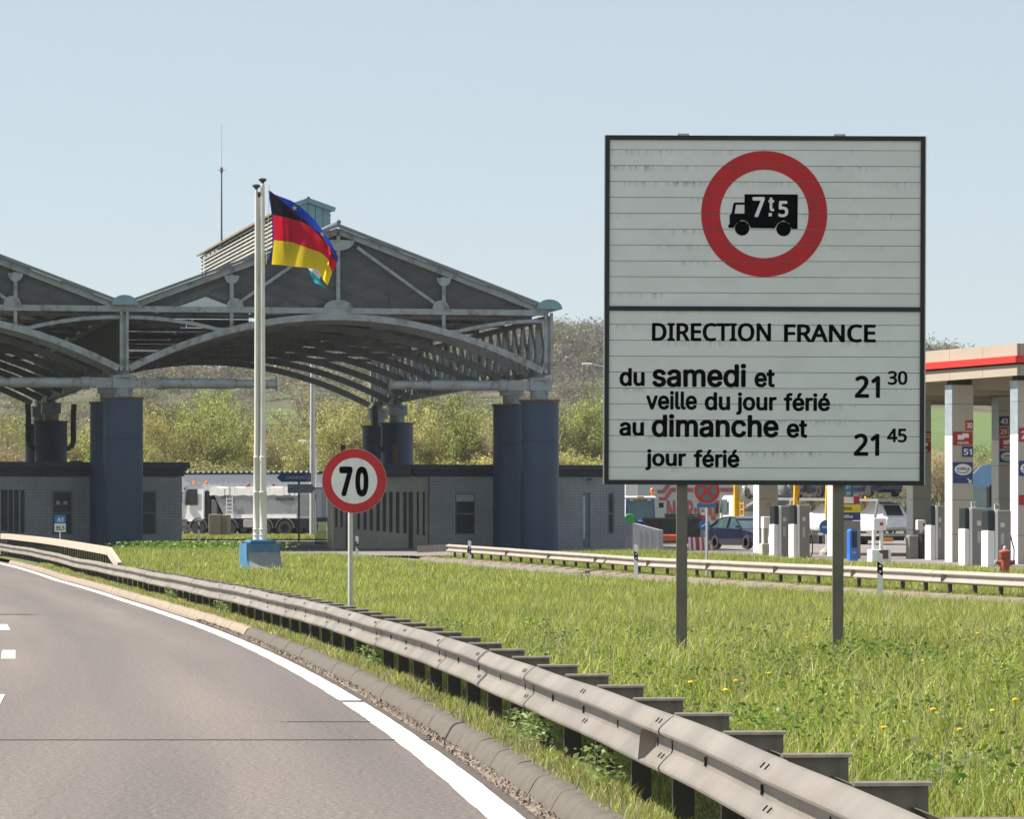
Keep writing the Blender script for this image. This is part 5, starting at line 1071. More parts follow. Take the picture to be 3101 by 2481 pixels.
t = furn('wash_stand', 'white fire box hung beside the grey column with the no smoking disc', 'stand', 2312, 150); MB().bbox(0, .4, 0, .35, .95, 1.38, .02).build('box', pwhite, t); MB().box(.24, .33, -.008, -.001, 1.08, 1.18).build('fire_symbol', redsq, t); [MB().box(q, q + .04, .1, .3, .3, .95).build('leg', pwhite, t) for q in (.02, .26)]; MB().bbox(-.05, .2, 0, .4, -.05, .42, .02).build('bin', colbe, t)
nsd = MB().ring((0, 0), .07, .09, -.01, 24).beam((-.06, -.012, -.06), (.06, -.012, .06), .004, .02).build('no_smoking_disc', redsq, None, at(2327, 1531, 156.6)); tag(nsd, 'small round red no smoking disc on the grey column by the navy car', 'sign'); nsd.rotation_euler = (0, 0, SA)
t = furn('payment_terminal', 'bright blue rounded payment pillar beside the diesel price totem', 'terminal', 2574, 136); k = 136 / FPX; bb = M('terminal_blue', (.02, .14, .55), .35, coat=.3)
MB().prism([(0, 0), (25 * k, 0), (25 * k, .98), (20 * k, 1.05), (5 * k, 1.05), (0, .98)], 0, .35).build('body', bb, t); MB().box(6 * k, 22 * k, -.012, -.001, .45, .98).build('dark_panel', glass, t); MB().box(8 * k, 19 * k, -.012, -.001, .28, .31).build('logo', yellow, t)
t = furn('price_totem', 'price totem with red cap, yellow DIESEL band and blue AdBlue band', 'sign', 2540, 141); k = 141 / FPX; zz = lambda py: CAMZ - (py - HY) * k - t.location.z
MB().box(0, 69 * k, 0, .3, -.1, zz(1578)).build('grey_base', pbody, t); MB().box(0, 69 * k, -.02, .3, zz(1577), zz(1553)).build('blue_band', bluesq, t); MB().box(0, 69 * k, -.02, .3, zz(1552), zz(1529)).build('yellow_band', M('totem_yellow', (.72, .58, .03), .5), t); MB().bbox(0, 66 * k, -.02, .3, zz(1527), zz(1504), .02).build('red_cap', redsq, t); MB().box(8 * k, 46 * k, -.03, -.021, zz(1525), zz(1506)).build('white_field', white, t)
text('DIESEL', chassis, t, 8 * k, -.024, zz(1545), 8 * k, 36 * k, .04); text('AdBlue', white, t, 8 * k, -.024, zz(1569), 9 * k, 36 * k, .02)
MB().box(18 * k, 48 * k, .05, .25, zz(1503), zz(1440)).build('number_panel', M('panel_teal', (.03, .15, .25), .5), t); text('27', white, t, 24 * k, .04, zz(1480), 10 * k, 14 * k); text('29', white, t, 24 * k, .04, zz(1500), 10 * k, 14 * k)
t = furn('litter_bin', 'dark litter bin with a crumpled bag beside the column with sign 22', 'bin', 2797, 141); MB().lathe([(.2, 0), (.24, .75), (.25, .85), (.1, .9)], 12).build('body', chassis, t); MB().bbox(-.55, -.2, -.1, .25, 0, .8, .03).build('cabinet', pbody, t)
t = furn('fire_box', 'small white box with red fire symbol on the column with sign 22', 'box', 2778, 143); MB().bbox(0, .34, 0, .2, .95, 1.3, .02).build('box', pwhite, t); MB().box(.20, .28, -.008, -.001, 1.08, 1.18).build('fire_symbol', redsq, t); MB().box(.14, .2, .05, .15, -.1, .95).build('stand', pwhite, t)
# hydrant
hp = at(3043, 1740, 112); t = thing('fire_hydrant', 'weathered red fire hydrant in the grass behind the guardrail at the pumps', 'hydrant', (hp.x, 112, float(gz(hp.x, 112)) - .05)); hr = M('hydrant_red', (.38, .085, .055), .6, 0, .12, 6, dirt=(.25, .12, .09), da=.5); k = 112 / FPX
MB().lathe([(.12, 0), (.125, .42), (.13, .45)], 18).build('barrel', hr, t, smooth=True); MB().lathe([(.135, .451), (.15, .47), (.15, .60), (.165, .62), (.16, .66), (.10, .69), (.06, .70)], 18).build('bonnet', hr, t, smooth=True); MB().lathe([(.05, .70), (.05, .75), (.03, .79), (.01, .80)], 10).build('cap_nut', colbe, t)
for s_ in (-1, 1): MB().cyl((s_ * .1, 0, .36), (s_ * .22, 0, .36), .055, n=12).build('outlet', hr, t); MB().cyl((s_ * .22, 0, .36), (s_ * .27, 0, .36), .065, n=10).build('outlet_cap', colbe if s_ < 0 else hr, t)
# lorries seen between the columns
def tractor_unit(name, label, px, pyb, Y, h, m, rz, w_=2.4):
    p = at(px, HY, Y); t = thing(name, label, 'lorry', (p.x, Y, float(gz(p.x, Y))), rz)
    pr_ = [(-.05, .4), (-.08, 1.3), (.05, 2.1), (.35, h - .5), (.8, h - .08), (1.2, h), (1.9, h), (2.0, .6), (1.7, .4)]
    MB().loft([[(x + dx, yy, z) for x, z in pr_] for yy, dx in ((-w_/2, .12), (-w_/2 + .12, 0), (w_/2 - .12, 0), (w_/2, .12))]).build('cab', m, t, smooth=True)
    MB().prism([(.28, 1.75), (.46, h - .95), (1.15, h - .95), (1.15, 1.75)], -w_/2 - .015, -w_/2 - .002).build('side_window', glass2, t); MB().loft([[(-.02, y_, 1.7), (.30, y_ * .95, h - .75)] for y_ in (-w_/2 + .2, w_/2 - .2)], cap=False, close=False).build('windscreen', glass2, t)
    MB().bbox(-.1, .08, -w_/2 - .38, -w_/2 - .14, 1.7, 2.5, .03).build('mirror', chassis, t); MB().beam((.2, -w_/2, 2.5), (0, -w_/2 - .28, 2.52), .04, .04).build('mirror_arm', chassis, t)
    MB().box(2.1, 8, -w_/2, w_/2, 1.1, h - .1).build('trailer_box', M('trailer_dark', (.03, .032, .04), .6), t); wheels(t, [.9, 3.6, 6.5], (-w_/2 + .2, w_/2 - .2), .5)
tractor_unit('blue_lorry', 'dark blue lorry cab showing between the columns with signs 30 and 43', 2952, 1600, 168, 3.55, M('lorry_blue', (.05, .12, .22), .25, .1, .1, coat=.6), R(-34))
tractor_unit('grey_lorry', 'grey lorry cab with a large black mirror behind the column with sign 43', 3052, 1600, 160, 3.1, M('lorry_grey', (.33, .34, .36), .3, .2, .1, coat=.5), R(-34))
# ------------------------------------------------------------------ lighting cables strung over the motorway (above the frame, they throw the thin shadows)
cab_m = M('cable_black', (.03, .03, .03), .6)
def cable(Y, z, label, lamp=None, r=.035, x0=-30, x1=28):
    t = thing('overhead_cable', label, 'cable', (0, Y, 0))
    for i, x in enumerate((x0, x1)): MB().cyl((x, 0, -.5), (x, 0, z + .3), .16, .10, 10).build('support_mast', greypole, t)
    MB().tube([(x0 + (x1 - x0) * q / 16, 0, z - .5 * math.sin(math.pi * q / 16)) for q in range(17)], r, 6).build('cable', cab_m, t)
    if lamp is not None:
        MB().bbox(lamp - .55, lamp + .55, -.35, .35, z - 1.15, z - .62, .08).build('lamp', greypole, t)
        MB().tube([(x0 + (x1 - x0) * q / 16, 1.1, z - .3 - .5 * math.sin(math.pi * q / 16)) for q in range(17)], r * .6, 6).build('feeder', cab_m, t)
cable(34.0, 9.2, 'thick bare cable stretched high across the motorway nearest the large board', None, .075)
lt = thing('hanging_lamp', 'slim lamp hanging from a thin wire over the motorway edge', 'lamp', (-9.3, 37.2, 0)); MB().bbox(-.4, .4, -.07, .07, 9.0, 9.12, .02).build('lamp', greypole, lt); MB().tube([(-20.7, 0, 9.5), (0, 0, 9.13), (37, 0, 9.6)], .008, 5).build('wire', cab_m, lt); [MB().cyl((x, 0, -.5), (x, 0, 9.7), .14, .09, 10).build('support_mast', greypole, lt) for x in (-20.7, 37)]
cable(85.9, 15.0, 'lighting cable with a hanging lamp stretched across the motorway before the canopy', -22.3, .04, -48, 30)

# ------------------------------------------------------------------ hill
field_m, n, L, p = node_mat('hill_cover', .95); tc = n.new('ShaderNodeTexCoord')
n1 = n.new('ShaderNodeTexNoise'); n1.inputs['Scale'].default_value = .012; n1.inputs['Detail'].default_value = 6; L.new(tc.outputs['Object'], n1.inputs['Vector'])
n2 = n.new('ShaderNodeTexNoise'); n2.inputs['Scale'].default_value = .25; n2.inputs['Detail'].default_value = 8; L.new(tc.outputs['Object'], n2.inputs['Vector'])
r1 = ramp(n, [(.3, (.075, .12, .028)), (.55, (.095, .145, .036)), (.7, (.125, .155, .06))]); L.new(n1.outputs[0], r1.inputs[0]); mx = n.new('ShaderNodeMix'); mx.data_type = 'RGBA'; mx.blend_type = 'MULTIPLY'; mx.inputs[0].default_value = .6
r2 = ramp(n, [(.3, (.7, .7, .65)), (.7, (1.15, 1.15, 1.1))]); L.new(n2.outputs[0], r2.inputs[0]); L.new(r1.outputs[0], mx.inputs[6]); L.new(r2.outputs[0], mx.inputs[7]); at_ = n.new('ShaderNodeAttribute'); at_.attribute_name = 'tint'; mh = n.new('ShaderNodeMix'); mh.data_type = 'RGBA'; mh.blend_type = 'MULTIPLY'; mh.inputs[0].default_value = 1; L.new(mx.outputs[2], mh.inputs[6]); L.new(at_.outputs['Color'], mh.inputs[7]); L.new(mh.outputs[2], p.inputs['Base Color'])
def HZ(X, Y):
    t = np.clip((np.asarray(Y, float) - 450) / 900, 0, 1)
    return 2.1 + 50 * t * t * (3 - 2 * t) + 2.5 * np.sin(np.asarray(X) * .013 + 1) * t + 1.2 * np.sin(np.asarray(X) * .041 + np.asarray(Y) * .01) * t - 10 * t * sstep((np.asarray(X, float) - 70) / 70)
def wood_ok(X, Y):
    px = CX + X * FPX / Y
    if px > 1950: return Y > 960 + 40 * math.sin(X * .05)
    if 790 < px < 960 and 770 < Y < 905: return False
    return Y > 640
xs = np.linspace(-700, 800, 151); yh = np.concatenate([np.linspace(448, 1400, 96), np.linspace(1450, 2600, 12)])
XX, YY = np.meshgrid(xs, yh); ZZ = HZ(XX, YY); V = np.stack([XX, YY, ZZ], -1).reshape(-1, 3); nx = len(xs)
F = np.array([(j*nx+i, j*nx+i+1, (j+1)*nx+i+1, (j+1)*nx+i) for j in range(len(yh)-1) for i in range(nx-1)])
hc = np.array([(.62, .30, .9) if wood_ok(v[0], v[1]) else (1, 1, 1) for v in V]); hc[hc[:, 0] < .9] = (.95, .62, 1.3)
me = np_mesh('hill', V, F, field_m, hc); me.shade_smooth(); o = link('hill', me); o['kind'] = 'structure'

# ------------------------------------------------------------------ trees
leafm = tint_mat('leaf', .6, .35, vary=True); leafw = tint_mat('wood_leaf', .6, .3); barkm = M('bark', (.14, .115, .09), .95, 0, .3, 3, bump=.5)
def rand_perp(d, rng):
    v = rng.normal(size=3); v -= d * v.dot(d); return v / (np.linalg.norm(v) + 1e-9)
def make_tree(seed, H, spread, stems, leaf_n, leaf_s, tints, droop=.0, twig_tint=(.13, .105, .085), depth=4, kids=(3, 4), up=.35, single=False, tw=.018):
    rng = np.random.default_rng(seed); segs = []; tips = []
    def grow(p, d, ln, r, dep):
        q = p
        for s in range(3):
            d2 = d + rng.normal(size=3) * .13 + np.array((0, 0, up * .12 - droop * .1 * (depth - dep))); d2 /= np.linalg.norm(d2)
            q2 = q + d2 * ln / 3; segs.append((q, q2, r * (1 - s * .2), r * (.8 - s * .2), dep)); q, d = q2, d2
            if dep <= 1: tips.append((q2, d2, dep))
        if dep == 0: return
        for k in range(rng.integers(kids[0], kids[1] + 1)):
            a = rng.uniform(.35, .85); d3 = d * math.cos(a) + rand_perp(d, rng) * math.sin(a) * spread + np.array((0, 0, up * .5)); d3 /= np.linalg.norm(d3)
            b = p + (q - p) * rng.uniform(.45, 1.0); grow(b, d3, ln * rng.uniform(.55, .8), r * .5, dep - 1)
    for s in range(stems):
        a = rng.uniform(0, 2 * math.pi); t = rng.uniform(.05, .5) * spread if stems > 1 else .05
        d = np.array((math.cos(a) * t, math.sin(a) * t, 1.0)); d /= np.linalg.norm(d); grow(np.array((rng.normal() * .15, rng.normal() * .15, -.3)), d, H * .40, H * .018 / math.sqrt(stems) + .05, depth)
    zmax = max(t[0][2] for t in tips); k = H / zmax
    tr_m = MB(); TV = []; TF = []; TC = []
    for a, b, r0, r1, dep in segs:
        a, b = a * k, b * k
        if dep >= depth - 1: tr_m.cyl(tuple(a), tuple(b), r0, r1, 6, False)
        else:
            wd = max(r0 * (1.0 if dep > 1 else .8), tw); side = rand_perp((b - a) / (np.linalg.norm(b - a) + 1e-9), rng) * wd; i = len(TV)
            TV += [a - side, a + side, b + side * .7, b - side * .7]; TF += [(i, i+1, i+2), (i, i+2, i+3)]; TC += [twig_tint] * 4
    tip = np.array([t[0] for t in tips]) * k
    if leaf_n:
        idx = rng.integers(0, len(tip), leaf_n); c = tip[idx] + rng.normal(size=(leaf_n, 3)) * leaf_s * 1.7
        a = rng.normal(size=(leaf_n, 3)); a /= np.linalg.norm(a, axis=1)[:, None]; b = np.cross(a, rng.normal(size=(leaf_n, 3))); b /= np.linalg.norm(b, axis=1)[:, None]
        sz_ = leaf_s * rng.uniform(.5, 1.4, (leaf_n, 1)); LV = np.stack([c - a * sz_, c + b * sz_ * .55, c + a * sz_, c - b * sz_ * .55], 1).reshape(-1, 3)
        base = len(TV); q = np.arange(leaf_n) * 4 + base; LF = np.stack([q, q+1, q+2], 1) if single else np.concatenate([np.stack([q, q+1, q+2], 1), np.stack([q, q+2, q+3], 1)])
        ti = np.array(tints); pick = ti[rng.integers(0, len(ti), leaf_n)] * rng.uniform(.75, 1.3, (leaf_n, 1))
        V = np.concatenate([np.array(TV).reshape(-1, 3), LV]); F = np.concatenate([np.array(TF).reshape(-1, 3), LF]); Cc = np.concatenate([np.array(TC).reshape(-1, 3), np.repeat(pick, 4, 0)])
    else: V, F, Cc = np.array(TV), np.array(TF), np.array(TC)
    return tr_m, V, F, Cc
yg = [(.42, .40, .11), (.48, .44, .15), (.36, .37, .10), (.44, .39, .18)]; ol = [(.25, .26, .085), (.31, .31, .11), (.20, .22, .07)]; bud = [(.36, .29, .16), (.42, .34, .20), (.30, .27, .13)]; gr_ = [(.24, .31, .07), (.30, .36, .09)]
KINDS = {
 'willow': [make_tree(s, 10, 1.0, 5, 8500, .10, yg, .05, twig_tint=(.30, .26, .15)) for s in (11, 12, 13)],
 'olive': [make_tree(s, 10, 1.1, 4, 9000, .105, ol + gr_, twig_tint=(.2, .17, .11)) for s in (21, 22)],
 'budding': [make_tree(s, 10, .9, 5, 4500, .085, bud + yg[:1], twig_tint=(.32, .26, .19)) for s in (31, 32, 33)],
 'fresh': [make_tree(s, 10, 1.1, 4, 9000, .10, gr_ + yg[:2], twig_tint=(.2, .17, .11)) for s in (41, 42)],
 'bare': [make_tree(s, 10, 1.0, 1, 900, .14, [(.10, .08, .065)], twig_tint=(.085, .068, .06), depth=5, kids=(2, 4), tw=.05) for s in (51, 52, 53)]}
TM = {k: [(a[0].mesh('trunk', barkm), np_mesh('crown', a[1], a[2], leafm, a[3])) for a in L_] for k, L_ in KINDS.items()}
TLAB = {'willow': 'yellow green willow in spring leaf in the belt behind the customs buildings', 'olive': 'dense olive green tree in the belt behind the customs buildings', 'budding': 'brownish thicket tree just coming into bud in the belt behind the customs buildings', 'fresh': 'fresh green bushy tree in the belt behind the customs buildings', 'bare': 'leafless tree with fine grey twigs on the hill skyline'}
def tree(kind, px, top, Y, zg=None, wide=1.0, label=None, group=None):
    x = (px - CX) * Y / FPX; zg = float(G(Y)) if zg is None else zg; h = CAMZ - (top - HY) * Y / FPX - zg; s = h / 10
    t = thing('tree', label or TLAB[kind], 'tree', (x, Y, zg), random.uniform(0, 6.28), group or (kind + ' trees behind the border crossing')); t.scale = (s * wide, s * wide, s)
    a, b = random.choice(TM[kind]); link('trunk', a, t); link('crown', b, t); return t
WH = [(60, 'left of the dark far columns'), (190, 'behind the dark far columns'), (280, 'left of the left blue column'), (440, 'behind the left blue column'), (560, 'above the end of the left customs office'), (640, 'above the tipper lorry cab'), (740, 'above the tipper body beside the flagpoles'), (840, 'behind the flagpoles'), (935, 'between the flagpoles and the grey mast'), (990, 'behind the grey mast'), (1090, 'above the 70 sign'), (1250, 'behind the blue columns with the drain pipe'), (1380, 'above the slit windowed wall'), (1500, 'above the blinded customs window'), (1710, 'behind the right blue columns'), (1830, 'beside the left edge of the large board'), (9999, 'behind the large board')]
def where(px): return next(t for q, t in WH if px < q)
KD = {'willow': 'yellow green willow', 'olive': 'olive green tree', 'budding': 'brownish budding tree', 'fresh': 'fresh green tree'}
rng = random.Random(5)
def prof_top(px): return float(np.interp(px, [-100, 60, 200, 330, 420, 520, 640, 740, 800, 860, 940, 985, 1060, 1140, 1250, 1400, 1500, 1640, 1720, 1800, 1900], [1230, 1215, 1260, 1235, 1180, 1190, 1165, 1220, 1330, 1330, 1330, 1120, 1085, 1190, 1180, 1195, 1230, 1200, 1185, 1175, 1190]))
px = -60
while px < 1960:
    kk = 'budding' if px < 300 else rng.choice(['willow', 'willow', 'olive', 'budding', 'fresh'])
    if 960 < px < 1120: kk = 'willow'
    tree(kk, px, prof_top(px) + rng.uniform(-25, 90), rng.uniform(322, 340), wide=rng.uniform(.62, 1.0), label='nearer ' + KD[kk] + ' ' + where(px)); px += rng.uniform(52, 74)
px = -70
while px < 1980:
    kk = rng.choice(['budding', 'olive', 'willow', 'budding', 'fresh', 'olive'])
    tp_ = prof_top(px) - rng.uniform(-60, 30)
    if 770 < px < 955: tp_ = 1345 + rng.uniform(0, 30)
    tree(kk, px, tp_, rng.uniform(352, 392), wide=rng.uniform(.9, 1.2), label='back row ' + KD[kk] + ' ' + where(px)); px += rng.uniform(62, 90)
px = -40
while px < 1950:                                   # low shrubs closing the foot of the belt
    tree(rng.choice(['fresh', 'olive', 'willow']), px, 1400 + rng.uniform(-70, 30), rng.uniform(312, 319), wide=1.5, label='low shrub ' + where(px), group='shrubs at the foot of the tree belt'); px += rng.uniform(60, 90)
for px, tp_, lw in ((2748, 1330, 'behind the column with sign 22'), (2800, 1345, 'right beside the column with sign 22'), (2852, 1350, 'left of the column with sign 30'), (2905, 1380, 'behind the column with sign 30')): tree('budding', px, tp_, rng.uniform(262, 270), wide=1.2, label='tawny thicket of thin shoots ' + lw, group='thickets behind the fuel station')
px = 2300
while px < 2740:
    tree(rng.choice(['budding', 'budding', 'olive']), px, 1400 + rng.uniform(-30, 40), rng.uniform(272, 282), wide=1.4, label='tawny budding thicket behind the loaded car transporter', group='thickets behind the car transporter'); px += rng.uniform(45, 65)
tree('olive', 3010, 1320, 560, float(HZ(63, 560)), 1.6, 'round dark bush on the green meadow behind the fuel station', 'bush on the meadow')
for px, tp_ in ((1700, 1065), (1728, 1050), (1762, 1030), (1798, 1022), (1830, 1040), (1872, 1060), (2800, 1046), (2832, 1056), (2866, 1050)):
    Y = 985 + rng.uniform(-20, 30); x = (px - CX) * Y / FPX; tree('bare', px, tp_, Y, float(HZ(x, Y)), 1.15, label='leafless tree on the hill skyline ' + ('between the canopy and the large board' if px < 1830 else 'behind the large board' if px < 2700 else 'above the fuel station roof'), group='leafless trees on the skyline')
# far wood: one mass
woodt = [make_tree(s, 10, 1.2, 1, int(n_ * 1.05), .36, tt, twig_tint=tw, depth=3, kids=(3, 4), single=True) for s, n_, tt, tw in ((61, 260, [(.125, .105, .09), (.15, .125, .105)], (.11, .092, .08)), (62, 200, [(.135, .11, .10)], (.12, .10, .09)), (63, 380, [(.17, .185, .06), (.2, .2, .08)], (.14, .12, .1)), (64, 420, [(.11, .15, .04), (.14, .17, .05)], (.12, .1, .08)), (65, 330, [(.17, .135, .10), (.2, .16, .12)], (.14, .115, .1)))]
VS_, FS_, CS_ = [], [], []; base = 0; wr = np.random.default_rng(9)
cnt = 0
while cnt < 2300:
    Y = 640 + 760 * wr.random() ** .8; X = wr.uniform(-.15, .19) * Y
    if not wood_ok(X, Y): continue
    cnt += 1; hi = (Y > 900); k = wr.choice(5, p=[.36, .34, .12, .08, .10] if hi else [.2, .15, .3, .22, .13]); s = wr.uniform(.75, 1.25) * (1.1 if hi else .7)
    _, V, F, Cc = woodt[k]; a = wr.uniform(0, 6.28); c_, s_ = math.cos(a), math.sin(a)
    W = V.copy(); W[:, 0] = (V[:, 0] * c_ - V[:, 1] * s_) * s * 1.1; W[:, 1] = (V[:, 0] * s_ + V[:, 1] * c_) * s * 1.1; W[:, 2] = V[:, 2] * s; W += (X, Y, float(HZ(X, Y)) - .3)
    VS_.append(W); FS_.append(F + base); CS_.append(Cc * wr.uniform(.8, 1.2)); base += len(W)
o = link('hill_wood', np_mesh('hill_wood', np.concatenate(VS_), np.concatenate(FS_), leafw, np.concatenate(CS_))); tag(o, 'mixed bare and budding wood covering the far hillside', 'wood', kind='stuff')

# ------------------------------------------------------------------ grass
grassm = tint_mat('grass_blade', .5, .4, .35)
GT = np.array([(.33, .40, .05), (.42, .47, .07), (.23, .30, .04), (.50, .50, .14), (.30, .38, .10)]); DRY = np.array([(.40, .34, .18), (.34, .30, .12), (.46, .42, .28)])
def blades(X, Y, Z, h, wd, dry=.15, tri=False, lean=.85, tone=1.0):
    n = len(X); g = RNG; th = g.uniform(0, 2*math.pi, n); ld = g.uniform(0, 2*math.pi, n); lean_ = g.uniform(.05, lean, n) * h
    sx_, sy_ = np.cos(th) * wd / 2, np.sin(th) * wd / 2; ox, oy = np.cos(ld) * lean_, np.sin(ld) * lean_
    col = GT[g.integers(0, len(GT), n)] * g.uniform(.5, 1.4, (n, 1)) * tone; m = g.random(n) < dry; col[m] = DRY[g.integers(0, 3, m.sum())] * g.uniform(.7, 1.2, (m.sum(), 1))
    pt = .5 + .5 * np.sin(X * 1.7 + np.sin(Y * .6) * 2) * np.sin(Y * .9 + X * .5); col *= (.82 + .3 * pt)[:, None]
    if tri:
        V = np.stack([np.stack([X - sx_, Y - sy_, Z], 1), np.stack([X + sx_, Y + sy_, Z], 1), np.stack([X + ox, Y + oy, Z + h], 1)], 1).reshape(-1, 3)
        return V, np.arange(n * 3).reshape(-1, 3), np.repeat(col, 3, 0)
    mx_, my_ = X + ox * .35, Y + oy * .35
    V = np.stack([np.stack([X - sx_, Y - sy_, Z], 1), np.stack([X + sx_, Y + sy_, Z], 1), np.stack([mx_ + sx_ * .8, my_ + sy_ * .8, Z + h * .58], 1), np.stack([mx_ - sx_ * .8, my_ - sy_ * .8, Z + h * .58], 1), np.stack([X + ox, Y + oy, Z + h * .96], 1)], 1).reshape(-1, 3)
    q = np.arange(n)[:, None] * 5; T = np.concatenate([q + [0, 1, 2], q + [0, 2, 3], q + [3, 2, 4]]); return V, T, np.repeat(col, 5, 0)
def merge(parts):
    b = 0; V = []; F = []; Cc = []
    for v, f, c in parts: V.append(v); F.append(f + b); Cc.append(c); b += len(v)
    return np.concatenate(V), np.concatenate(F), np.concatenate(Cc)
def scatter(n, y0, y1, xa, xb):
    Y = RNG.uniform(y0, y1, n); a, b = xa(Y), xb(Y); ok = b > a; wmax = np.max((b - a)[ok]); keep = ok & (RNG.random(n) < (b - a) / wmax); Y = Y[keep]; a, b = a[keep], b[keep]
    X = a + (b - a) * RNG.random(len(Y)); return X, Y
def clump(X, Y): return .72 + .38 * np.sin(X * 2.3 + np.sin(Y * 1.1)) * np.sin(Y * 1.7 + X) + .2 * np.sin(X * 7 + Y * 5)
XS = lambda Y: XF(Y) - 3.4
edge = lambda Y: np.minimum(.1211 * Y + 2.0, XS(Y))
parts = []
for n_, y0, y1, h0, h1, wd, tri in ((75000, 15, 32, .06, .30, .009, False), (170000, 32, 62, .06, .30, .011, False), (200000, 62, 102, .06, .26, .018, True), (180000, 102, 177, .06, .25, .030, True)):
    X, Y = scatter(n_, y0, y1, lambda Y: XR(Y) + .46, edge)
    parts.append(blades(X, Y, gv(X, Y) - .02, (h0 + (h1 - h0) * RNG.random(len(X)) ** 1.5) * clump(X, Y), RNG.uniform(.6, 1.3, len(X)) * wd, tri=tri))
X, Y = scatter(5200, 20, 75, lambda Y: XR(Y) + .6, edge); st_ = blades(X, Y, gv(X, Y) - .02, RNG.uniform(.25, .52, len(X)), RNG.uniform(.003, .006, len(X)), dry=.85, lean=.5); parts.append(st_)      # dead stalks
V, F, Cc = merge(parts); o = link('verge_grass', np_mesh('verge_grass', V, F, grassm, Cc)); tag(o, 'long spring grass covering the island between the motorway and the slip road', 'grass', kind='stuff')
parts = []
X, Y = scatter(60000, 14, 120, lambda Y: XR(Y) - .02, lambda Y: XR(Y) + .50); parts.append(blades(X, Y, gv(X, Y) - .02, RNG.uniform(.03, .11, len(X)) * clump(X, Y * .6), RNG.uniform(.6, 1.3, len(X)) * np.interp(Y, [15, 60, 120], [.006, .010, .018]), dry=.3, tone=.9))
X, Y = scatter(22000, 14, 150, lambda Y: XR(Y) - .17, lambda Y: XR(Y) + .1); parts.append(blades(X, Y, gv(X, Y) - .01, RNG.uniform(.03, .13, len(X)) * np.clip(clump(X * 0, Y * 1.3), .05, 2), RNG.uniform(.6, 1.3, len(X)) * np.interp(Y, [15, 60, 120], [.006, .010, .018]), dry=.45))
V, F, Cc = merge(parts); o = link('kerb_grass', np_mesh('kerb_grass', V, F, grassm, Cc)); tag(o, 'short dry grass and weeds along the kerb under the double guardrail', 'grass', kind='stuff')
parts = []
X, Y = scatter(120000, 80, 174, lambda Y: XF(Y) - .35, lambda Y: np.minimum(XF(Y) + 6.9, .1211 * Y + 3)); parts.append(blades(X, Y, gz(X, Y) - .02, RNG.uniform(.08, .22, len(X)) * clump(X, Y) * np.where(X < XF(Y) + .9, .45, 1.0), RNG.uniform(.6, 1.3, len(X)) * .022, tri=True))
V, F, Cc = merge(parts); o = link('bank_grass', np_mesh('bank_grass', V, F, grassm, Cc)); tag(o, 'bright grass bank between the single guardrail and the fuel pumps', 'grass', kind='stuff')
parts = []
X, Y = scatter(45000, 174, 200, lambda Y: XR(Y) + .6, lambda Y: -12.4 - .19 * (Y - 190)); parts.append(blades(X, Y, G(Y) + .04, RNG.uniform(.12, .3, len(X)) * clump(X, Y), RNG.uniform(.6, 1.3, len(X)) * .035, tri=True))
X, Y = scatter(26000, 252, 266, lambda Y: 0 * Y - 23.5, lambda Y: 0 * Y - 8.8); parts.append(blades(X, Y, G(Y) + .07, RNG.uniform(.12, .3, len(X)), RNG.uniform(.6, 1.3, len(X)) * .05, tri=True))
V, F, Cc = merge(parts); o = link('lawn_grass', np_mesh('lawn_grass', V, F, grassm, Cc)); tag(o, 'sunlit grass in front of the left customs office and the tipper lorry', 'grass', kind='stuff')
# leafy weeds in the nearer grass
def leaves(cx, cy, n, spread, hgt, size, tint):
    X = cx + RNG.normal(size=n) * spread; Y = cy + RNG.normal(size=n) * spread * 2; Z = gz(X, Y) + RNG.random(n) * hgt
    a = RNG.normal(size=(n, 3)) * (1, 1, .5); a /= np.linalg.norm(a, axis=1)[:, None]; b = np.cross(a, RNG.normal(size=(n, 3))); b /= np.linalg.norm(b, axis=1)[:, None]; s = size * RNG.uniform(.5, 1.4, (n, 1)); c = np.stack([X, Y, Z], 1)
    V = np.stack([c - a * s, c + b * s * .5, c + a * s, c - b * s * .5], 1).reshape(-1, 3); q = np.arange(n)[:, None] * 4; F = np.concatenate([q + [0, 1, 2], q + [0, 2, 3]])
    return V, F, np.repeat(np.array(tint) * RNG.uniform(.7, 1.35, (n, 1)), 4, 0)
parts = []
for i in range(130):
    Y = RNG.uniform(22, 60); a = float(XR(Y)) + .9; b = .1211 * Y + .5
    if b <= a: continue
    X = RNG.uniform(a, b); parts.append(leaves(X, Y, int(RNG.integers(60, 260)), RNG.uniform(.10, .35), RNG.uniform(.12, .30), RNG.uniform(.012, .026), random.choice([(.12, .22, .03), (.17, .26, .035), (.13, .20, .04), (.18, .24, .10), (.20, .24, .05)])))
for q_, yy in ((3.0, 43), (3.5, 44.5), (3.9, 46), (2.6, 41), (4.2, 42.5), (2.9, 30), (1.6, 37)): parts.append(leaves(q_, yy, 230, .36, .26, .022, (.11, .18, .035)))
for yy in (28.5, 29.2, 24.2, 46, 76, 92): parts.append(leaves(float(XR(yy)) + .02, yy, 260, .09, .20, .022, (.22, .29, .10)))
for yy in (186, 188, 190): parts.append(leaves(-15.5 + (yy - 186) * .8, yy, 700, 1.0, .5, .09, (.15, .26, .04)))
V, F, Cc = merge(parts); o = link('leafy_weeds', np_mesh('leafy_weeds', V, F, grassm, Cc)); tag(o, 'broad leaved weeds growing through the nearer roadside grass', 'weeds', kind='stuff')
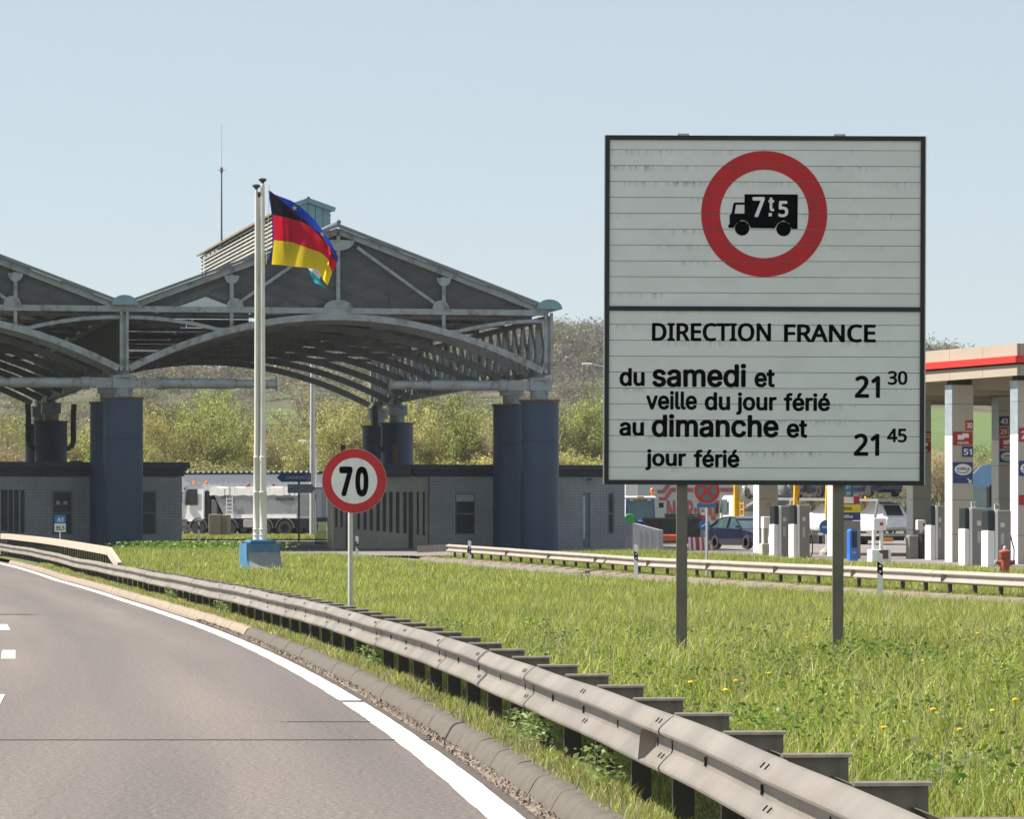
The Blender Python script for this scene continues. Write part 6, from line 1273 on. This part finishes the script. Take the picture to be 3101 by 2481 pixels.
# dandelions, one by one
dst = MB().cyl((0, 0, 0), (0, 0, .2), .003, n=4).mesh('stem', M('stem_green', (.15, .22, .06), .7)); dhd = MB().lathe([(.006, -.008), (.022, .0), (.024, .008), (.012, .014), (.002, .015)], 9).mesh('flower_head', M('dandelion_yellow', (.85, .55, .01), .6))
dl = [(2230, 2075), (2090, 2052), (2785, 1995), (2660, 2200), (3020, 2145), (3068, 2135), (2108, 2078), (2900, 2215), (2815, 2165), (2330, 2045), (2205, 2100), (1100, 1790), (1650, 1790), (2440, 1925), (2960, 1930), (2035, 1925), (2150, 1860)]
for px, py in dl:
    z = .2 + .2; Y = (CAMZ - z) * FPX / (py - HY); x = (px - CX) * Y / FPX
    if x < XR(Y) + .75: x = float(XR(Y)) + 1.0
    t = thing('dandelion', 'yellow dandelion flower in the long grass of the traffic island', 'flower', (x, Y, float(gz(x, Y))), random.uniform(0, 6), 'dandelions in the traffic island grass'); s = random.uniform(.6, 1.0); t.scale = (s, s, s * 1.2); t.rotation_euler = (random.uniform(-.2, .2), random.uniform(-.2, .2), 0)
    link('stem', dst, t); link('flower_head', dhd, t, (0, 0, .2))
for px in (1700, 1760, 1790, 1952, 1985, 2000, 2085, 2260, 2285, 2330, 2590, 2600, 2740, 2760, 2950, 3060, 3085, 3095):
    Y = float(np.interp(px, [1352, 1756, 2034, 2401, 3088], [168, 145, 131, 111, 93.4])) + random.uniform(.2, 2.5); x = (px - CX) * Y / FPX
    t = thing('dandelion', 'yellow dandelion flower under the single guardrail by the slip road', 'flower', (x, Y, float(gz(x, Y))), 0, 'dandelions under the single guardrail'); t.scale = (2.0, 2.0, 1.1); link('stem', dst, t); link('flower_head', dhd, t, (0, 0, .2))

# ------------------------------------------------------------------ haze
hz_ = MB().box(-900, 1000, -60, 2700, -4, 82).build('haze', None) if False else None
hm = bpy.data.materials.new('haze_air'); hm.use_nodes = True; nn = hm.node_tree.nodes; nn.remove(nn['Principled BSDF'])
pv = nn.new('ShaderNodeVolumePrincipled'); pv.inputs['Color'].default_value = (.86, .91, 1.0, 1); pv.inputs['Density'].default_value = .00009; pv.inputs['Anisotropy'].default_value = .1
hm.node_tree.links.new(pv.outputs[0], nn['Material Output'].inputs['Volume'])
ho_ = MB().box(-900, 1000, -60, 2700, -4, 90).build('haze', hm); ho_['kind'] = 'stuff'; ho_['label'] = 'thin pale haze in the air over the whole valley'; ho_['category'] = 'haze'
